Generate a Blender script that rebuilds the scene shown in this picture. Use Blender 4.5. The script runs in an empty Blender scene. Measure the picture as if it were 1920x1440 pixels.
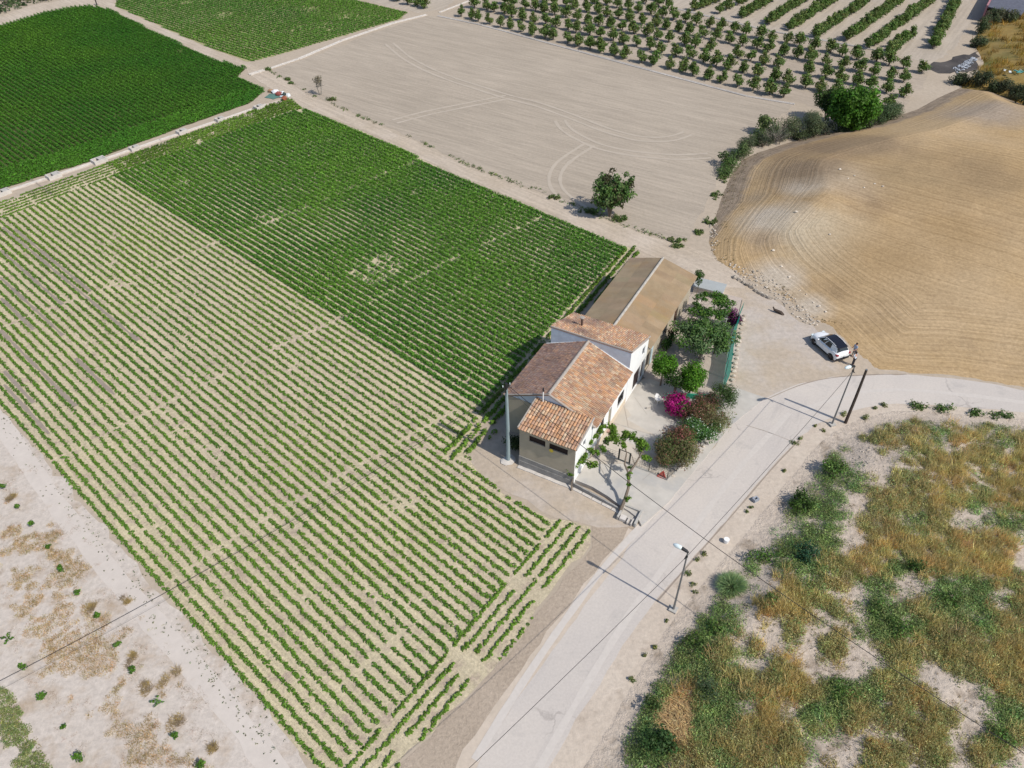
import bpy, math, random
import numpy as np
from mathutils import Matrix, Vector

# ------------------------------------------------------------------ camera, sky, sun, exposure
scene = bpy.context.scene
COL = scene.collection
FOC, PITCH, ROLL, CAMH = 1391.8, math.radians(41.6215), math.radians(-0.4458), 48.5
FWD = np.array([0, math.cos(PITCH), -math.sin(PITCH)])
_r0 = np.array([1.0, 0, 0]); _u0 = np.array([0, math.sin(PITCH), math.cos(PITCH)])
RGT = math.cos(ROLL) * _r0 + math.sin(ROLL) * _u0
UPV = -math.sin(ROLL) * _r0 + math.cos(ROLL) * _u0
cam = bpy.data.cameras.new('camera')
cam.lens = FOC / 1920 * 36; cam.sensor_width = 36; cam.clip_start = 0.5; cam.clip_end = 6000
cam_ob = bpy.data.objects.new('camera', cam); COL.objects.link(cam_ob)
M = Matrix.Identity(4)
for i in range(3):
    M[i][0] = RGT[i]; M[i][1] = UPV[i]; M[i][2] = -FWD[i]
M[2][3] = CAMH
cam_ob.matrix_world = M
scene.camera = cam_ob

SUN_EL, SHADOW_AZ = math.radians(48.8), math.radians(144.0)
sd = Vector((math.cos(SHADOW_AZ) * math.cos(SUN_EL), math.sin(SHADOW_AZ) * math.cos(SUN_EL), -math.sin(SUN_EL)))
world = bpy.data.worlds.new('World'); scene.world = world; world.use_nodes = True
wn = world.node_tree
sky = wn.nodes.new('ShaderNodeTexSky'); sky.sky_type = 'NISHITA'; sky.sun_disc = False
sky.sun_elevation = SUN_EL; sky.sun_rotation = math.atan2(-sd.x, -sd.y); sky.altitude = 100
wn.nodes['Background'].inputs['Strength'].default_value = 0.125
wn.links.new(sky.outputs[0], wn.nodes['Background'].inputs['Color'])
sun = bpy.data.lights.new('sun', 'SUN'); sun.energy = 4.0; sun.angle = math.radians(0.6); sun.color = (1.0, 0.945, 0.85)
sun_ob = bpy.data.objects.new('sun', sun); COL.objects.link(sun_ob)
sun_ob.rotation_euler = sd.to_track_quat('-Z', 'Y').to_euler(); sun_ob.location = (60, -40, 90)
scene.view_settings.view_transform = 'Standard'; scene.view_settings.look = 'None'
scene.view_settings.exposure = 0.04; scene.view_settings.gamma = 1.0
scene.view_settings.use_curve_mapping = False
scene.render.engine = 'CYCLES'
scene.cycles.max_bounces = 6; scene.cycles.transparent_max_bounces = 8
scene.cycles.use_denoising = True

# ------------------------------------------------------------------ helpers
rng = np.random.default_rng(11)
random.seed(5)

def spot(u, v, z=0.0):
    """surveyed point: where the photograph's pixel meets the level z"""
    d = RGT * ((u - 960) / FOC) + UPV * ((720 - v) / FOC) + FWD
    t = (z - CAMH) / d[2]
    return np.array([d[0] * t, d[1] * t, z])

def spots(uv, z=0.0):
    uv = np.asarray(uv, float)
    d = RGT[None] * ((uv[:, :1] - 960) / FOC) + UPV[None] * ((720 - uv[:, 1:2]) / FOC) + FWD[None]
    t = (z - CAMH) / d[:, 2:3]
    return np.c_[d[:, :2] * t, np.full(len(uv), 1.0) * z]

def meta(o, label=None, cat=None, group=None, kind=None):
    if label: o['label'] = label
    if cat: o['category'] = cat
    if group: o['group'] = group
    if kind: o['kind'] = kind
    return o

def empty(name, loc=(0, 0, 0), rz=0.0, label=None, cat=None, group=None):
    o = bpy.data.objects.new(name, None); COL.objects.link(o)
    o.empty_display_size = 0.3
    o.location = Vector([float(a) for a in loc]); o.rotation_euler = (0, 0, rz)
    return meta(o, label, cat, group)

def link(name, me, parent=None, loc=None, rz=None):
    o = bpy.data.objects.new(name, me); COL.objects.link(o)
    if parent is not None: o.parent = parent
    if loc is not None: o.location = Vector([float(a) for a in loc])
    if rz is not None: o.rotation_euler = (0, 0, rz)
    return o

class MB:
    """collects vertices and faces of one mesh"""
    def __init__(s): s.V = []; s.F = []; s.C = []; s.n = 0; s.MI = []
    def add(s, V, faces, col=None, mi=0):
        V = np.asarray(V, np.float32).reshape(-1, 3)
        for f in faces:
            f = np.asarray(f, np.int64)
            if f.ndim == 1: f = f[None]
            s.F.append(f + s.n); s.MI.append(np.full(len(f), mi, np.int32))
        s.V.append(V); s.n += len(V)
        if col is None: col = (1, 1, 1)
        col = np.asarray(col, np.float32)
        if col.ndim == 1: col = np.tile(col, (len(V), 1))
        s.C.append(col)
    def mesh(s, name, mats, smooth=False, color=True):
        me = bpy.data.meshes.new(name)
        V = np.concatenate(s.V) if s.V else np.zeros((0, 3), np.float32)
        me.vertices.add(len(V)); me.vertices.foreach_set('co', V.ravel())
        if s.F:
            li = np.concatenate([f.ravel() for f in s.F]); lt = np.concatenate([np.full(len(f), f.shape[1], np.int32) for f in s.F])
            ls = np.concatenate([[0], np.cumsum(lt)[:-1]]).astype(np.int32)
            me.loops.add(len(li)); me.loops.foreach_set('vertex_index', li.astype(np.int32))
            me.polygons.add(len(lt)); me.polygons.foreach_set('loop_start', ls); me.polygons.foreach_set('loop_total', lt)
            me.polygons.foreach_set('material_index', np.concatenate(s.MI))
            me.polygons.foreach_set('use_smooth', np.full(len(lt), bool(smooth)))
        if color:
            a = me.color_attributes.new('col', 'FLOAT_COLOR', 'POINT')
            a.data.foreach_set('color', np.c_[np.concatenate(s.C), np.ones(len(V))].astype(np.float32).ravel())
        for m in (mats if isinstance(mats, (list, tuple)) else [mats]): me.materials.append(m)
        me.update(calc_edges=True); me.validate()
        return me
    def build(s, name, mats, parent=None, smooth=False, loc=None, rz=None, color=True):
        return link(name, s.mesh(name, mats, smooth, color), parent, loc, rz)
    # primitives
    def box(s, c, d, rz=0.0, col=None, mi=0, taper=1.0):
        x, y, z = np.array(d) / 2.0
        P = np.array([[-x, -y, -z], [x, -y, -z], [x, y, -z], [-x, y, -z], [-x * taper, -y * taper, z], [x * taper, -y * taper, z], [x * taper, y * taper, z], [-x * taper, y * taper, z]])
        ca, sa = math.cos(rz), math.sin(rz)
        P = np.c_[P[:, 0] * ca - P[:, 1] * sa, P[:, 0] * sa + P[:, 1] * ca, P[:, 2]] + np.array(c)
        s.add(P, [[[0, 3, 2, 1], [4, 5, 6, 7], [0, 1, 5, 4], [1, 2, 6, 5], [2, 3, 7, 6], [3, 0, 4, 7]]], col, mi)
    def tube(s, pts, rad, seg=6, col=None, mi=0, cap=True):
        pts = np.asarray(pts, float); n = len(pts)
        rad = np.full(n, rad) if np.isscalar(rad) else np.asarray(rad, float)
        T = np.gradient(pts, axis=0); T /= np.linalg.norm(T, axis=1)[:, None] + 1e-9
        ref = np.array([0, 0, 1.0]) if abs(T[0][2]) < 0.9 else np.array([1.0, 0, 0])
        a = np.linspace(0, 2 * np.pi, seg, endpoint=False); V = []
        for i in range(n):
            A = np.cross(T[i], ref); A /= np.linalg.norm(A) + 1e-9; B = np.cross(T[i], A)
            V.append(pts[i] + rad[i] * (np.cos(a)[:, None] * A + np.sin(a)[:, None] * B))
        V = np.concatenate(V); F = []
        for i in range(n - 1):
            for j in range(seg):
                k = (j + 1) % seg; F.append([i * seg + j, i * seg + k, (i + 1) * seg + k, (i + 1) * seg + j])
        fl = [F]
        if cap: fl += [np.arange(seg)[::-1][None], (np.arange(seg) + (n - 1) * seg)[None]]
        s.add(V, fl, col, mi)
    def cyl(s, c, r, h, seg=12, col=None, mi=0, r2=None):
        c = np.array(c, float); s.tube([c, c + [0, 0, h]], [r, r if r2 is None else r2], seg, col, mi)
    def leaves(s, P, size, N, col, aspect=0.55, mi=0):
        n = len(P); size = np.broadcast_to(size, (n,))[:, None]
        N = N / (np.linalg.norm(N, axis=1)[:, None] + 1e-9)
        R = rng.normal(size=(n, 3)); A = np.cross(N, R); A /= np.linalg.norm(A, axis=1)[:, None] + 1e-9
        B = np.cross(N, A)
        V = np.stack([P - A * size, P + B * size * aspect, P + A * size, P - B * size * aspect], 1).reshape(-1, 3)
        s.add(V, [np.arange(4 * n).reshape(n, 4)], np.repeat(col, 4, axis=0), mi)
    def blades(s, P, h, w, lean, col, mi=0):
        n = len(P); a = rng.uniform(0, 2 * np.pi, n); d = np.c_[np.cos(a), np.sin(a), np.zeros(n)] * np.broadcast_to(w, (n,))[:, None]
        b = rng.uniform(0, 2 * np.pi, n); tip = P + np.c_[np.cos(b) * lean * h, np.sin(b) * lean * h, h]
        V = np.stack([P - d, P + d, tip], 1).reshape(-1, 3)
        s.add(V, [np.arange(3 * n).reshape(n, 3)], np.repeat(col, 3, axis=0), mi)
    def blob(s, c, r, col=None, mi=0, rough=0.25, seg=8, rings=5, flat=True):
        th = np.linspace(0, np.pi, rings + 1)[1:-1]; ph = np.linspace(0, 2 * np.pi, seg, endpoint=False)
        P = [[0, 0, 1]] + [[math.sin(t) * math.cos(p), math.sin(t) * math.sin(p), math.cos(t)] for t in th for p in ph] + [[0, 0, -1]]
        P = np.array(P); P *= (1 + rng.uniform(-rough, rough, len(P)))[:, None]; V = P * np.array(r) + np.array(c)
        F4 = [[1 + i * seg + j, 1 + (i + 1) * seg + j, 1 + (i + 1) * seg + (j + 1) % seg, 1 + i * seg + (j + 1) % seg] for i in range(rings - 2) for j in range(seg)]
        F3 = [[0, 1 + j, 1 + (j + 1) % seg] for j in range(seg)] + [[len(P) - 1, 1 + (rings - 2) * seg + (j + 1) % seg, 1 + (rings - 2) * seg + j] for j in range(seg)]
        s.add(V, [F4, F3], col, mi)

def inside(P, poly):
    P = np.asarray(P); x, y = P[:, 0], P[:, 1]; c = np.zeros(len(P), bool); q = np.asarray(poly)[:, :2]
    j = len(q) - 1
    for i in range(len(q)):
        xi, yi, xj, yj = q[i, 0], q[i, 1], q[j, 0], q[j, 1]
        if yi != yj:
            m = ((yi > y) != (yj > y)) & (x < (xj - xi) * (y - yi) / (yj - yi) + xi); c ^= m
        j = i
    return c

def segdist(P, poly, closed=True):
    P = np.asarray(P)[:, :2]; q = np.asarray(poly)[:, :2]; D = np.full(len(P), 1e9)
    for i in range(len(q) if closed else len(q) - 1):
        a, b = q[i], q[(i + 1) % len(q)]; ab = b - a; L = ab @ ab + 1e-9
        t = np.clip(((P - a) @ ab) / L, 0, 1); D = np.minimum(D, np.hypot(*(P - a - t[:, None] * ab).T))
    return D

def rough_outline(pts, jit, step=1.2):
    out = []; n = len(pts)
    for i in range(n):
        a, b = np.array(pts[i][:2]), np.array(pts[(i + 1) % n][:2]); L = np.hypot(*(b - a)); k = max(1, int(L / step))
        k = min(k, 90)
        for j in range(k):
            p = a + (b - a) * j / k
            out.append(p + rng.normal(size=2) * jit)
    return np.array(out)

def vnoise(P, sc, seed=0):
    """smooth value noise in 0..1"""
    P = np.asarray(P)[:, :2] / sc; i = np.floor(P).astype(np.int64); f = P - i; f = f * f * (3 - 2 * f)
    def h(a, b):
        n = (a * 374761393 + b * 668265263 + seed * 974711) & 0xffffffff
        n = ((n ^ (n >> 13)) * 1274126177) & 0xffffffff
        return ((n ^ (n >> 16)) & 0xffff) / 65535.0
    a, b = i[:, 0], i[:, 1]
    return (h(a, b) * (1 - f[:, 0]) + h(a + 1, b) * f[:, 0]) * (1 - f[:, 1]) + (h(a, b + 1) * (1 - f[:, 0]) + h(a + 1, b + 1) * f[:, 0]) * f[:, 1]

def fbm(P, sc, seed=0): return (vnoise(P, sc, seed) + .5 * vnoise(P, sc / 2.1, seed + 1) + .25 * vnoise(P, sc / 4.3, seed + 2)) / 1.75

def sheet(name, pts, z, m, jit=0.15, step=1.2, thick=0.0):
    P = rough_outline(pts, jit, step); n = len(P)
    me = bpy.data.meshes.new(name)
    if thick:
        V = [(x, y, z) for x, y in P] + [(x, y, z - thick) for x, y in P]
        F = [list(range(n))] + [[i, n + i, n + (i + 1) % n, (i + 1) % n] for i in range(n)]
    else: V = [(x, y, z) for x, y in P]; F = [list(range(n))]
    me.from_pydata(V, [], F); me.materials.append(m); me.update()
    if me.polygons[0].normal.z < 0: me.flip_normals()
    return meta(link(name, me), kind='structure')

def ribbon(pts, w, z, mb, jit=0.08, step=1.0):
    pts = [np.array(p[:2]) for p in pts]; Q = []
    for a, b in zip(pts[:-1], pts[1:]):
        k = max(1, int(np.hypot(*(b - a)) / step))
        Q += [a + (b - a) * j / k for j in range(k)]
    Q.append(pts[-1]); Q = np.array(Q)
    for _ in range(4): Q[1:-1] = (Q[:-2] + 2 * Q[1:-1] + Q[2:]) / 4
    T = np.gradient(Q, axis=0); T /= np.linalg.norm(T, axis=1)[:, None] + 1e-9; N = np.c_[-T[:, 1], T[:, 0]]
    ww = w / 2 * (1 + rng.normal(size=len(Q)) * jit)
    L = Q + N * ww[:, None]; R = Q - N * ww[:, None]; n = len(Q)
    V = np.r_[np.c_[L, np.full(n, z)], np.c_[R, np.full(n, z)]]
    i = np.arange(n - 1)
    mb.add(V, [np.stack([i, i + n, i + n + 1, i + 1], 1)])

# ------------------------------------------------------------------ materials
def new_mat(name):
    m = bpy.data.materials.new(name); m.use_nodes = True; nt = m.node_tree
    b = nt.nodes['Principled BSDF']; return m, nt, b

def mixrgb(nt, fac, a, b, mode='MIX'):
    n = nt.nodes.new('ShaderNodeMix'); n.data_type = 'RGBA'; n.blend_type = mode
    for k, s in ((0, fac), (6, a), (7, b)):
        if isinstance(s, (int, float)): n.inputs[k].default_value = s
        elif isinstance(s, (tuple, list)): n.inputs[k].default_value = (*s, 1)
        else: nt.links.new(s, n.inputs[k])
    return n.outputs[2]

def ramp(nt, src, lo, hi):
    n = nt.nodes.new('ShaderNodeMapRange'); n.inputs[1].default_value = lo; n.inputs[2].default_value = hi
    nt.links.new(src, n.inputs[0]); return n.outputs[0]

def noise(nt, vec, scale, detail=4, rough=0.55):
    n = nt.nodes.new('ShaderNodeTexNoise'); n.inputs['Scale'].default_value = scale; n.inputs['Detail'].default_value = detail
    n.inputs['Roughness'].default_value = rough; nt.links.new(vec, n.inputs['Vector']); return n.outputs[0]

def pos(nt, az=None, stretch=1.0):
    g = nt.nodes.new('ShaderNodeNewGeometry'); o = g.outputs['Position']
    if az is not None:
        r = nt.nodes.new('ShaderNodeVectorRotate'); r.rotation_type = 'Z_AXIS'; r.inputs['Angle'].default_value = -math.radians(az)
        nt.links.new(o, r.inputs['Vector'])
        mp = nt.nodes.new('ShaderNodeMapping'); mp.inputs['Scale'].default_value = (1 / stretch, 1, 1); nt.links.new(r.outputs[0], mp.inputs[0]); o = mp.outputs[0]
    return o

def soil(name, c1, c2, big=0.06, fine=2.5, bump=0.35, stripes=(), speck=0.5, c3=None, c3lo=.55, c3hi=.7, c3scale=.12, bdist=.08):
    """dry ground: broad mottling, fine clods, optional tillage lines (azimuth, period, colour amount, relief)"""
    m, nt, b = new_mat(name); p = pos(nt)
    a = ramp(nt, noise(nt, p, big, 5), .35, .65)
    col = mixrgb(nt, a, c1, c2)
    if c3 is not None:
        q = ramp(nt, noise(nt, p, c3scale, 6, .62), c3lo, c3hi); col = mixrgb(nt, q, col, c3)
    f = noise(nt, p, fine, 6, .7)
    v = ramp(nt, f, .25, .75)
    dk = tuple(x * (1 - .38 * speck) for x in (1, 1, 1)); lt = tuple(1 + .18 * speck for x in (1, 1, 1))
    col = mixrgb(nt, 1.0, col, mixrgb(nt, v, dk, lt), 'MULTIPLY')
    hgt = f
    for az, per, amt, rel in stripes:
        ps = pos(nt, az, 14.0)
        st = ramp(nt, noise(nt, ps, 1.0 / per, 3, .6), .38, .62)
        col = mixrgb(nt, 1.0, col, mixrgb(nt, st, (1 - amt,) * 3, (1 + amt * .5,) * 3), 'MULTIPLY')
        ad = nt.nodes.new('ShaderNodeMath'); ad.operation = 'MULTIPLY_ADD'; ad.inputs[1].default_value = rel
        nt.links.new(st, ad.inputs[0]); nt.links.new(hgt, ad.inputs[2]); hgt = ad.outputs[0]
    nt.links.new(col, b.inputs['Base Color']); b.inputs['Roughness'].default_value = .95; b.inputs['Specular IOR Level'].default_value = .15
    bp = nt.nodes.new('ShaderNodeBump'); bp.inputs['Strength'].default_value = bump; bp.inputs['Distance'].default_value = bdist
    nt.links.new(hgt, bp.inputs['Height']); nt.links.new(bp.outputs[0], b.inputs['Normal'])
    return m

def plain(name, c, rough=.7, metal=0.0, var=0.12, scale=3.0, spec=.3, bump=0.0, attr=False, stain=None):
    m, nt, b = new_mat(name); p = pos(nt)
    f = noise(nt, p, scale, 5, .6); v = ramp(nt, f, .3, .7)
    col = mixrgb(nt, v, tuple(x * (1 - var) for x in c), tuple(min(1, x * (1 + var)) for x in c))
    if stain:
        q = ramp(nt, noise(nt, p, stain[1], 6, .65), stain[2], stain[3]); col = mixrgb(nt, q, col, stain[0])
    if attr:
        at = nt.nodes.new('ShaderNodeAttribute'); at.attribute_name = 'col'; col = mixrgb(nt, 1.0, col, at.outputs['Color'], 'MULTIPLY')
    nt.links.new(col, b.inputs['Base Color']); b.inputs['Roughness'].default_value = rough; b.inputs['Metallic'].default_value = metal
    b.inputs['Specular IOR Level'].default_value = spec
    if bump:
        bp = nt.nodes.new('ShaderNodeBump'); bp.inputs['Strength'].default_value = bump; bp.inputs['Distance'].default_value = .03
        nt.links.new(f, bp.inputs['Height']); nt.links.new(bp.outputs[0], b.inputs['Normal'])
    return m

def leafmat(name, trans=0.32, rough=.6):
    m, nt, b = new_mat(name); at = nt.nodes.new('ShaderNodeAttribute'); at.attribute_name = 'col'
    nt.links.new(at.outputs['Color'], b.inputs['Base Color']); b.inputs['Roughness'].default_value = rough; b.inputs['Specular IOR Level'].default_value = .25
    t = nt.nodes.new('ShaderNodeBsdfTranslucent'); nt.links.new(at.outputs['Color'], t.inputs['Color'])
    mx = nt.nodes.new('ShaderNodeMixShader'); mx.inputs[0].default_value = trans
    nt.links.new(b.outputs[0], mx.inputs[1]); nt.links.new(t.outputs[0], mx.inputs[2])
    nt.links.new(mx.outputs[0], nt.nodes['Material Output'].inputs['Surface']); return m

def roadmat():
    m, nt, b = new_mat('road_concrete'); p = pos(nt)
    c = mixrgb(nt, ramp(nt, noise(nt, p, .09, 5, .6), .38, .64), (.50, .455, .42), (.56, .505, .455))
    c = mixrgb(nt, ramp(nt, noise(nt, p, .45, 6, .7), .56, .72), c, (.44, .405, .375))
    c = mixrgb(nt, ramp(nt, noise(nt, pos(nt, 56, 9.0), .9, 4, .6), .58, .74), c, (.45, .41, .38))
    v = nt.nodes.new('ShaderNodeTexVoronoi'); v.feature = 'DISTANCE_TO_EDGE'; v.inputs['Scale'].default_value = .16
    n = nt.nodes.new('ShaderNodeTexNoise'); n.inputs['Scale'].default_value = .6; n.inputs['Detail'].default_value = 5; nt.links.new(p, n.inputs['Vector'])
    wv = nt.nodes.new('ShaderNodeVectorMath'); wv.operation = 'MULTIPLY_ADD'; wv.inputs[1].default_value = (3.0, 3.0, 0); nt.links.new(n.outputs['Color'], wv.inputs[0]); nt.links.new(p, wv.inputs[2]); nt.links.new(wv.outputs[0], v.inputs['Vector'])
    ck = ramp(nt, v.outputs['Distance'], .012, .002); mk = nt.nodes.new('ShaderNodeMath'); mk.operation = 'MULTIPLY'; nt.links.new(ck, mk.inputs[0]); nt.links.new(ramp(nt, noise(nt, p, .13, 3), .52, .62), mk.inputs[1])
    c = mixrgb(nt, mk.outputs[0], c, (.40, .36, .33))
    f = noise(nt, p, 6.0, 6, .7); c = mixrgb(nt, 1.0, c, mixrgb(nt, ramp(nt, f, .25, .75), (.88, .88, .88), (1.06, 1.06, 1.06)), 'MULTIPLY')
    nt.links.new(c, b.inputs['Base Color']); b.inputs['Roughness'].default_value = .92; b.inputs['Specular IOR Level'].default_value = .2
    bp = nt.nodes.new('ShaderNodeBump'); bp.inputs['Strength'].default_value = .25; bp.inputs['Distance'].default_value = .02; nt.links.new(f, bp.inputs['Height']); nt.links.new(bp.outputs[0], b.inputs['Normal']); return m
MT = dict(
    base=soil('dry_earth', (.46, .385, .305), (.41, .34, .265), big=.05, fine=1.6),
    cropsoil=soil('crop_soil', (.60, .52, .35), (.56, .475, .345), big=.06, fine=4.2, bump=1.0, speck=1.0, c3=(.48, .385, .30), c3lo=.52, c3hi=.66, c3scale=.8, stripes=((-42.18, .40, .10, .6),)),
    darksoil=soil('dark_crop_soil', (.10, .115, .04), (.08, .09, .035), fine=3.0),
    backsoil=soil('back_crop_soil', (.38, .35, .19), (.30, .30, .14), fine=2.0, stripes=((-38, .6, .18, .5),)),
    bare=soil('tilled_soil', (.43, .365, .295), (.39, .33, .265), big=.03, fine=2.2, bump=.6, stripes=((-33.5, .45, .10, .8), (-33.5, 1.6, .06, .6)), speck=.35),
    track=soil('track_dirt', (.53, .45, .37), (.47, .39, .305), big=.16, fine=2.0, bump=.4, stripes=((-44, .6, .10, .4),), speck=.6),
    orch=soil('orchard_soil', (.43, .36, .29), (.39, .325, .26), big=.05, fine=1.2, stripes=((-40, .9, .08, .4),), speck=.4),
    orch2=soil('orchard_soil_pale', (.46, .395, .325), (.42, .36, .295), big=.05, fine=1.2, stripes=((56, .9, .10, .4),), speck=.4),
    sand=soil('pale_sand', (.575, .51, .455), (.53, .465, .41), big=.10, fine=2.6, bump=.6, speck=.7, c3=(.42, .33, .25), c3lo=.50, c3hi=.72, c3scale=.45),
    banksoil=soil('bank_soil', (.565, .485, .405), (.51, .43, .355), big=.25, fine=2.6, bump=.6, speck=.55, c3=(.40, .33, .265), c3lo=.56, c3hi=.70, c3scale=.4),
    rut=soil('packed_sand', (.575, .515, .465), (.545, .485, .435), big=.2, fine=1.5, bump=.15, speck=.25),
    shoulder=soil('gravel_shoulder', (.50, .43, .355), (.44, .375, .32), big=.25, fine=3.5, bump=.7, speck=.8, c3=(.36, .30, .26), c3lo=.5, c3hi=.62, c3scale=.5),
    verge=soil('cut_verge', (.44, .36, .285), (.395, .32, .25), big=.25, fine=4.0, bump=.9, speck=.8),
    palestrip=soil('pale_verge', (.56, .475, .395), (.51, .43, .35), big=.3, fine=2.0, bump=.3, speck=.4),
    lot=soil('dirt_lot', (.48, .395, .305), (.445, .37, .295), big=.16, fine=2.0, bump=.45, speck=.6, c3=(.49, .43, .38), c3lo=.45, c3hi=.60, c3scale=.12),
    scrubsoil=soil('scrub_soil', (.575, .49, .41), (.51, .43, .36), big=.25, fine=2.6, bump=.9, speck=.75, c3=(.36, .295, .235), c3lo=.54, c3hi=.66, c3scale=.55, bdist=.2),
    wet=soil('damp_soil', (.29, .24, .205), (.34, .285, .235), fine=2.0, speck=.5),
    tyre=soil('rolled_soil', (.455, .392, .322), (.43, .37, .303), big=.2, fine=1.0, bump=.1, speck=.2),
    ash=soil('burnt_soil', (.055, .05, .05), (.10, .09, .085), big=.3, fine=2.0, c3=(.3, .27, .25), c3lo=.6, c3hi=.75, c3scale=.4),
    road=roadmat(),
    patio=plain('patio_concrete', (.475, .425, .365), .85, var=.10, scale=.7, stain=((.40, .375, .33), .35, .5, .72), bump=.12),
    slab=plain('yard_concrete', (.47, .44, .40), .85, var=.10, scale=.9, stain=((.37, .365, .36), .30, .50, .70), bump=.12),
    garden=soil('garden_earth', (.43, .37, .32), (.47, .40, .35), big=.3, fine=2.0, bump=.3, speck=.4),
    kerb=plain('pale_kerb', (.55, .51, .47), .9, var=.15, scale=2.0, bump=.3),
    conc=plain('old_concrete', (.42, .40, .37), .9, var=.15, scale=2.5, bump=.3),
    white=plain('white_wash', (.80, .80, .79), .85, var=.03, scale=1.2, bump=.1, stain=((.70, .69, .67), .6, .6, .8)),
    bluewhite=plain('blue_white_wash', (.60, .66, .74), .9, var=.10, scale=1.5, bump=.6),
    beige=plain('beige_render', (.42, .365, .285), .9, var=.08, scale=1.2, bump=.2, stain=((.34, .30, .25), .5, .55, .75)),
    cream=plain('cream_base', (.62, .53, .42), .9, var=.06, scale=1.0),
    plinth=plain('grey_plinth', (.27, .26, .25), .9, var=.22, scale=1.6, bump=.5),
    tile=plain('clay_tile', (1.0, 1.0, 1.0), .85, var=.10, scale=9, attr=True, spec=.2),
    tilebase=plain('clay_channel', (.26, .14, .085), .9, var=.25, scale=5),
    mortar=plain('mortar', (.36, .32, .285), .95, var=.15, scale=4, bump=.5),
    fibre=plain('fibre_cement', (.33, .262, .185), .9, var=.12, scale=.8, attr=True, stain=((.35, .25, .14), .22, .50, .72)),
    dark=plain('dark_void', (.02, .018, .018), .6, var=.2),
    shutter=plain('brown_shutter', (.035, .022, .022), .6, var=.2),
    door=plain('brown_door', (.10, .055, .04), .6, var=.15),
    glass=plain('dark_glass', (.02, .025, .03), .08, var=.1, spec=.6),
    iron=plain('dark_iron', (.03, .032, .035), .5, metal=.3),
    galv=plain('galvanised', (.22, .23, .24), .5, metal=.5, var=.1),
    polec=plain('pole_concrete', (.24, .305, .325), .85, var=.06, scale=2),
    wood=plain('tarred_wood', (.07, .052, .042), .9, var=.25, scale=4),
    bark=plain('bark', (.17, .135, .105), .95, var=.3, scale=8, bump=.5),
    barkg=plain('grey_bark', (.27, .245, .21), .95, var=.25, scale=8),
    net=None,
    lamp=plain('lamp_bowl', (.70, .80, .82), .2, var=.02, spec=.6),
    carw=plain('white_paint', (.80, .81, .83), .15, var=.0, spec=.6),
    carb=plain('black_paint', (.012, .012, .018), .12, var=.0, spec=.6),
    plast=plain('black_plastic', (.03, .03, .032), .6, var=.1),
    rubber=plain('tyre_rubber', (.022, .022, .022), .85, var=.1),
    rim=plain('wheel_rim', (.10, .085, .085), .35, metal=.7),
    red=plain('red_lens', (.30, .012, .03), .2, var=.05, spec=.6),
    plate=plain('plate_white', (.75, .75, .72), .4, var=.0),
    chairw=plain('white_plastic', (.80, .80, .80), .4, var=.02),
    redp=plain('red_paint', (.42, .055, .04), .6, var=.15),
    stone=plain('rubble_stone', (.50, .44, .37), .95, var=.2, scale=4, attr=True, bump=.5),
    sack=plain('sack_cloth', (1, 1, 1), .8, var=.08, attr=True),
    pink=plain('pink_render', (.36, .17, .19), .9, var=.12, scale=1),
    darkroof=plain('slate_roof', (.10, .105, .135), .85, var=.2, scale=1.5),
    brick=plain('brick_wall', (.30, .20, .16), .9, var=.15, scale=1),
    cable=plain('cable', (.03, .028, .028), .7, var=.0),
    skin=plain('skin', (.50, .27, .19), .6, var=.05), hair=plain('hair', (.03, .016, .012), .6), denim=plain('blue_shirt', (.28, .36, .48), .8), wshirt=plain('white_shirt', (.68, .72, .78), .8),
    trou=plain('dark_trousers', (.035, .035, .045), .8), grey_t=plain('grey_trousers', (.16, .16, .17), .8),
    yellow=plain('yellow_plate', (.55, .42, .05), .5), teal=plain('teal_plastic', (.02, .26, .17), .5, var=.1), bluep=plain('blue_pot', (.12, .22, .32), .4),
    leaf=leafmat('leaf'), crop=leafmat('crop_leaf', .30), dry=leafmat('dry_blade', .38, .8), petal=leafmat('petal', .3),
)
def netmat():
    m, nt, b = new_mat('green_net'); b.inputs['Base Color'].default_value = (.0, .27, .21, 1); b.inputs['Roughness'].default_value = .7
    tl = nt.nodes.new('ShaderNodeBsdfTranslucent'); tl.inputs['Color'].default_value = (.0, .34, .27, 1); m0 = nt.nodes.new('ShaderNodeMixShader'); m0.inputs[0].default_value = .45; nt.links.new(b.outputs[0], m0.inputs[1]); nt.links.new(tl.outputs[0], m0.inputs[2])
    t = nt.nodes.new('ShaderNodeBsdfTransparent'); mx = nt.nodes.new('ShaderNodeMixShader'); mx.inputs[0].default_value = .15
    nt.links.new(m0.outputs[0], mx.inputs[1]); nt.links.new(t.outputs[0], mx.inputs[2]); nt.links.new(mx.outputs[0], nt.nodes['Material Output'].inputs['Surface']); return m
MT['net'] = netmat()

def shades(n, c, var=.25, hue=.10):
    """per-leaf natural colour variation"""
    c = np.array(c); k = np.exp(rng.normal(size=(n, 1)) * var); h = 1 + rng.normal(size=(n, 3)) * hue * np.array([1, .5, .6])
    return np.clip(c * k * h, 0.002, .95)

# ------------------------------------------------------------------ the setting: ground, fields, tracks, road
def S(uv): return spots(uv)[:, :2]

g = MB(); n = 40
gx = np.linspace(-1500, 1500, n); X, Y = np.meshgrid(gx, gx + 600); V = np.c_[X.ravel(), Y.ravel(), np.zeros(n * n)]
ii = (np.arange(n - 1)[:, None] * n + np.arange(n - 1)).ravel()
g.add(V, [np.stack([ii, ii + 1, ii + n + 1, ii + n], 1)])
meta(g.build('ground', MT['base'], color=False), kind='structure')

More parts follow.
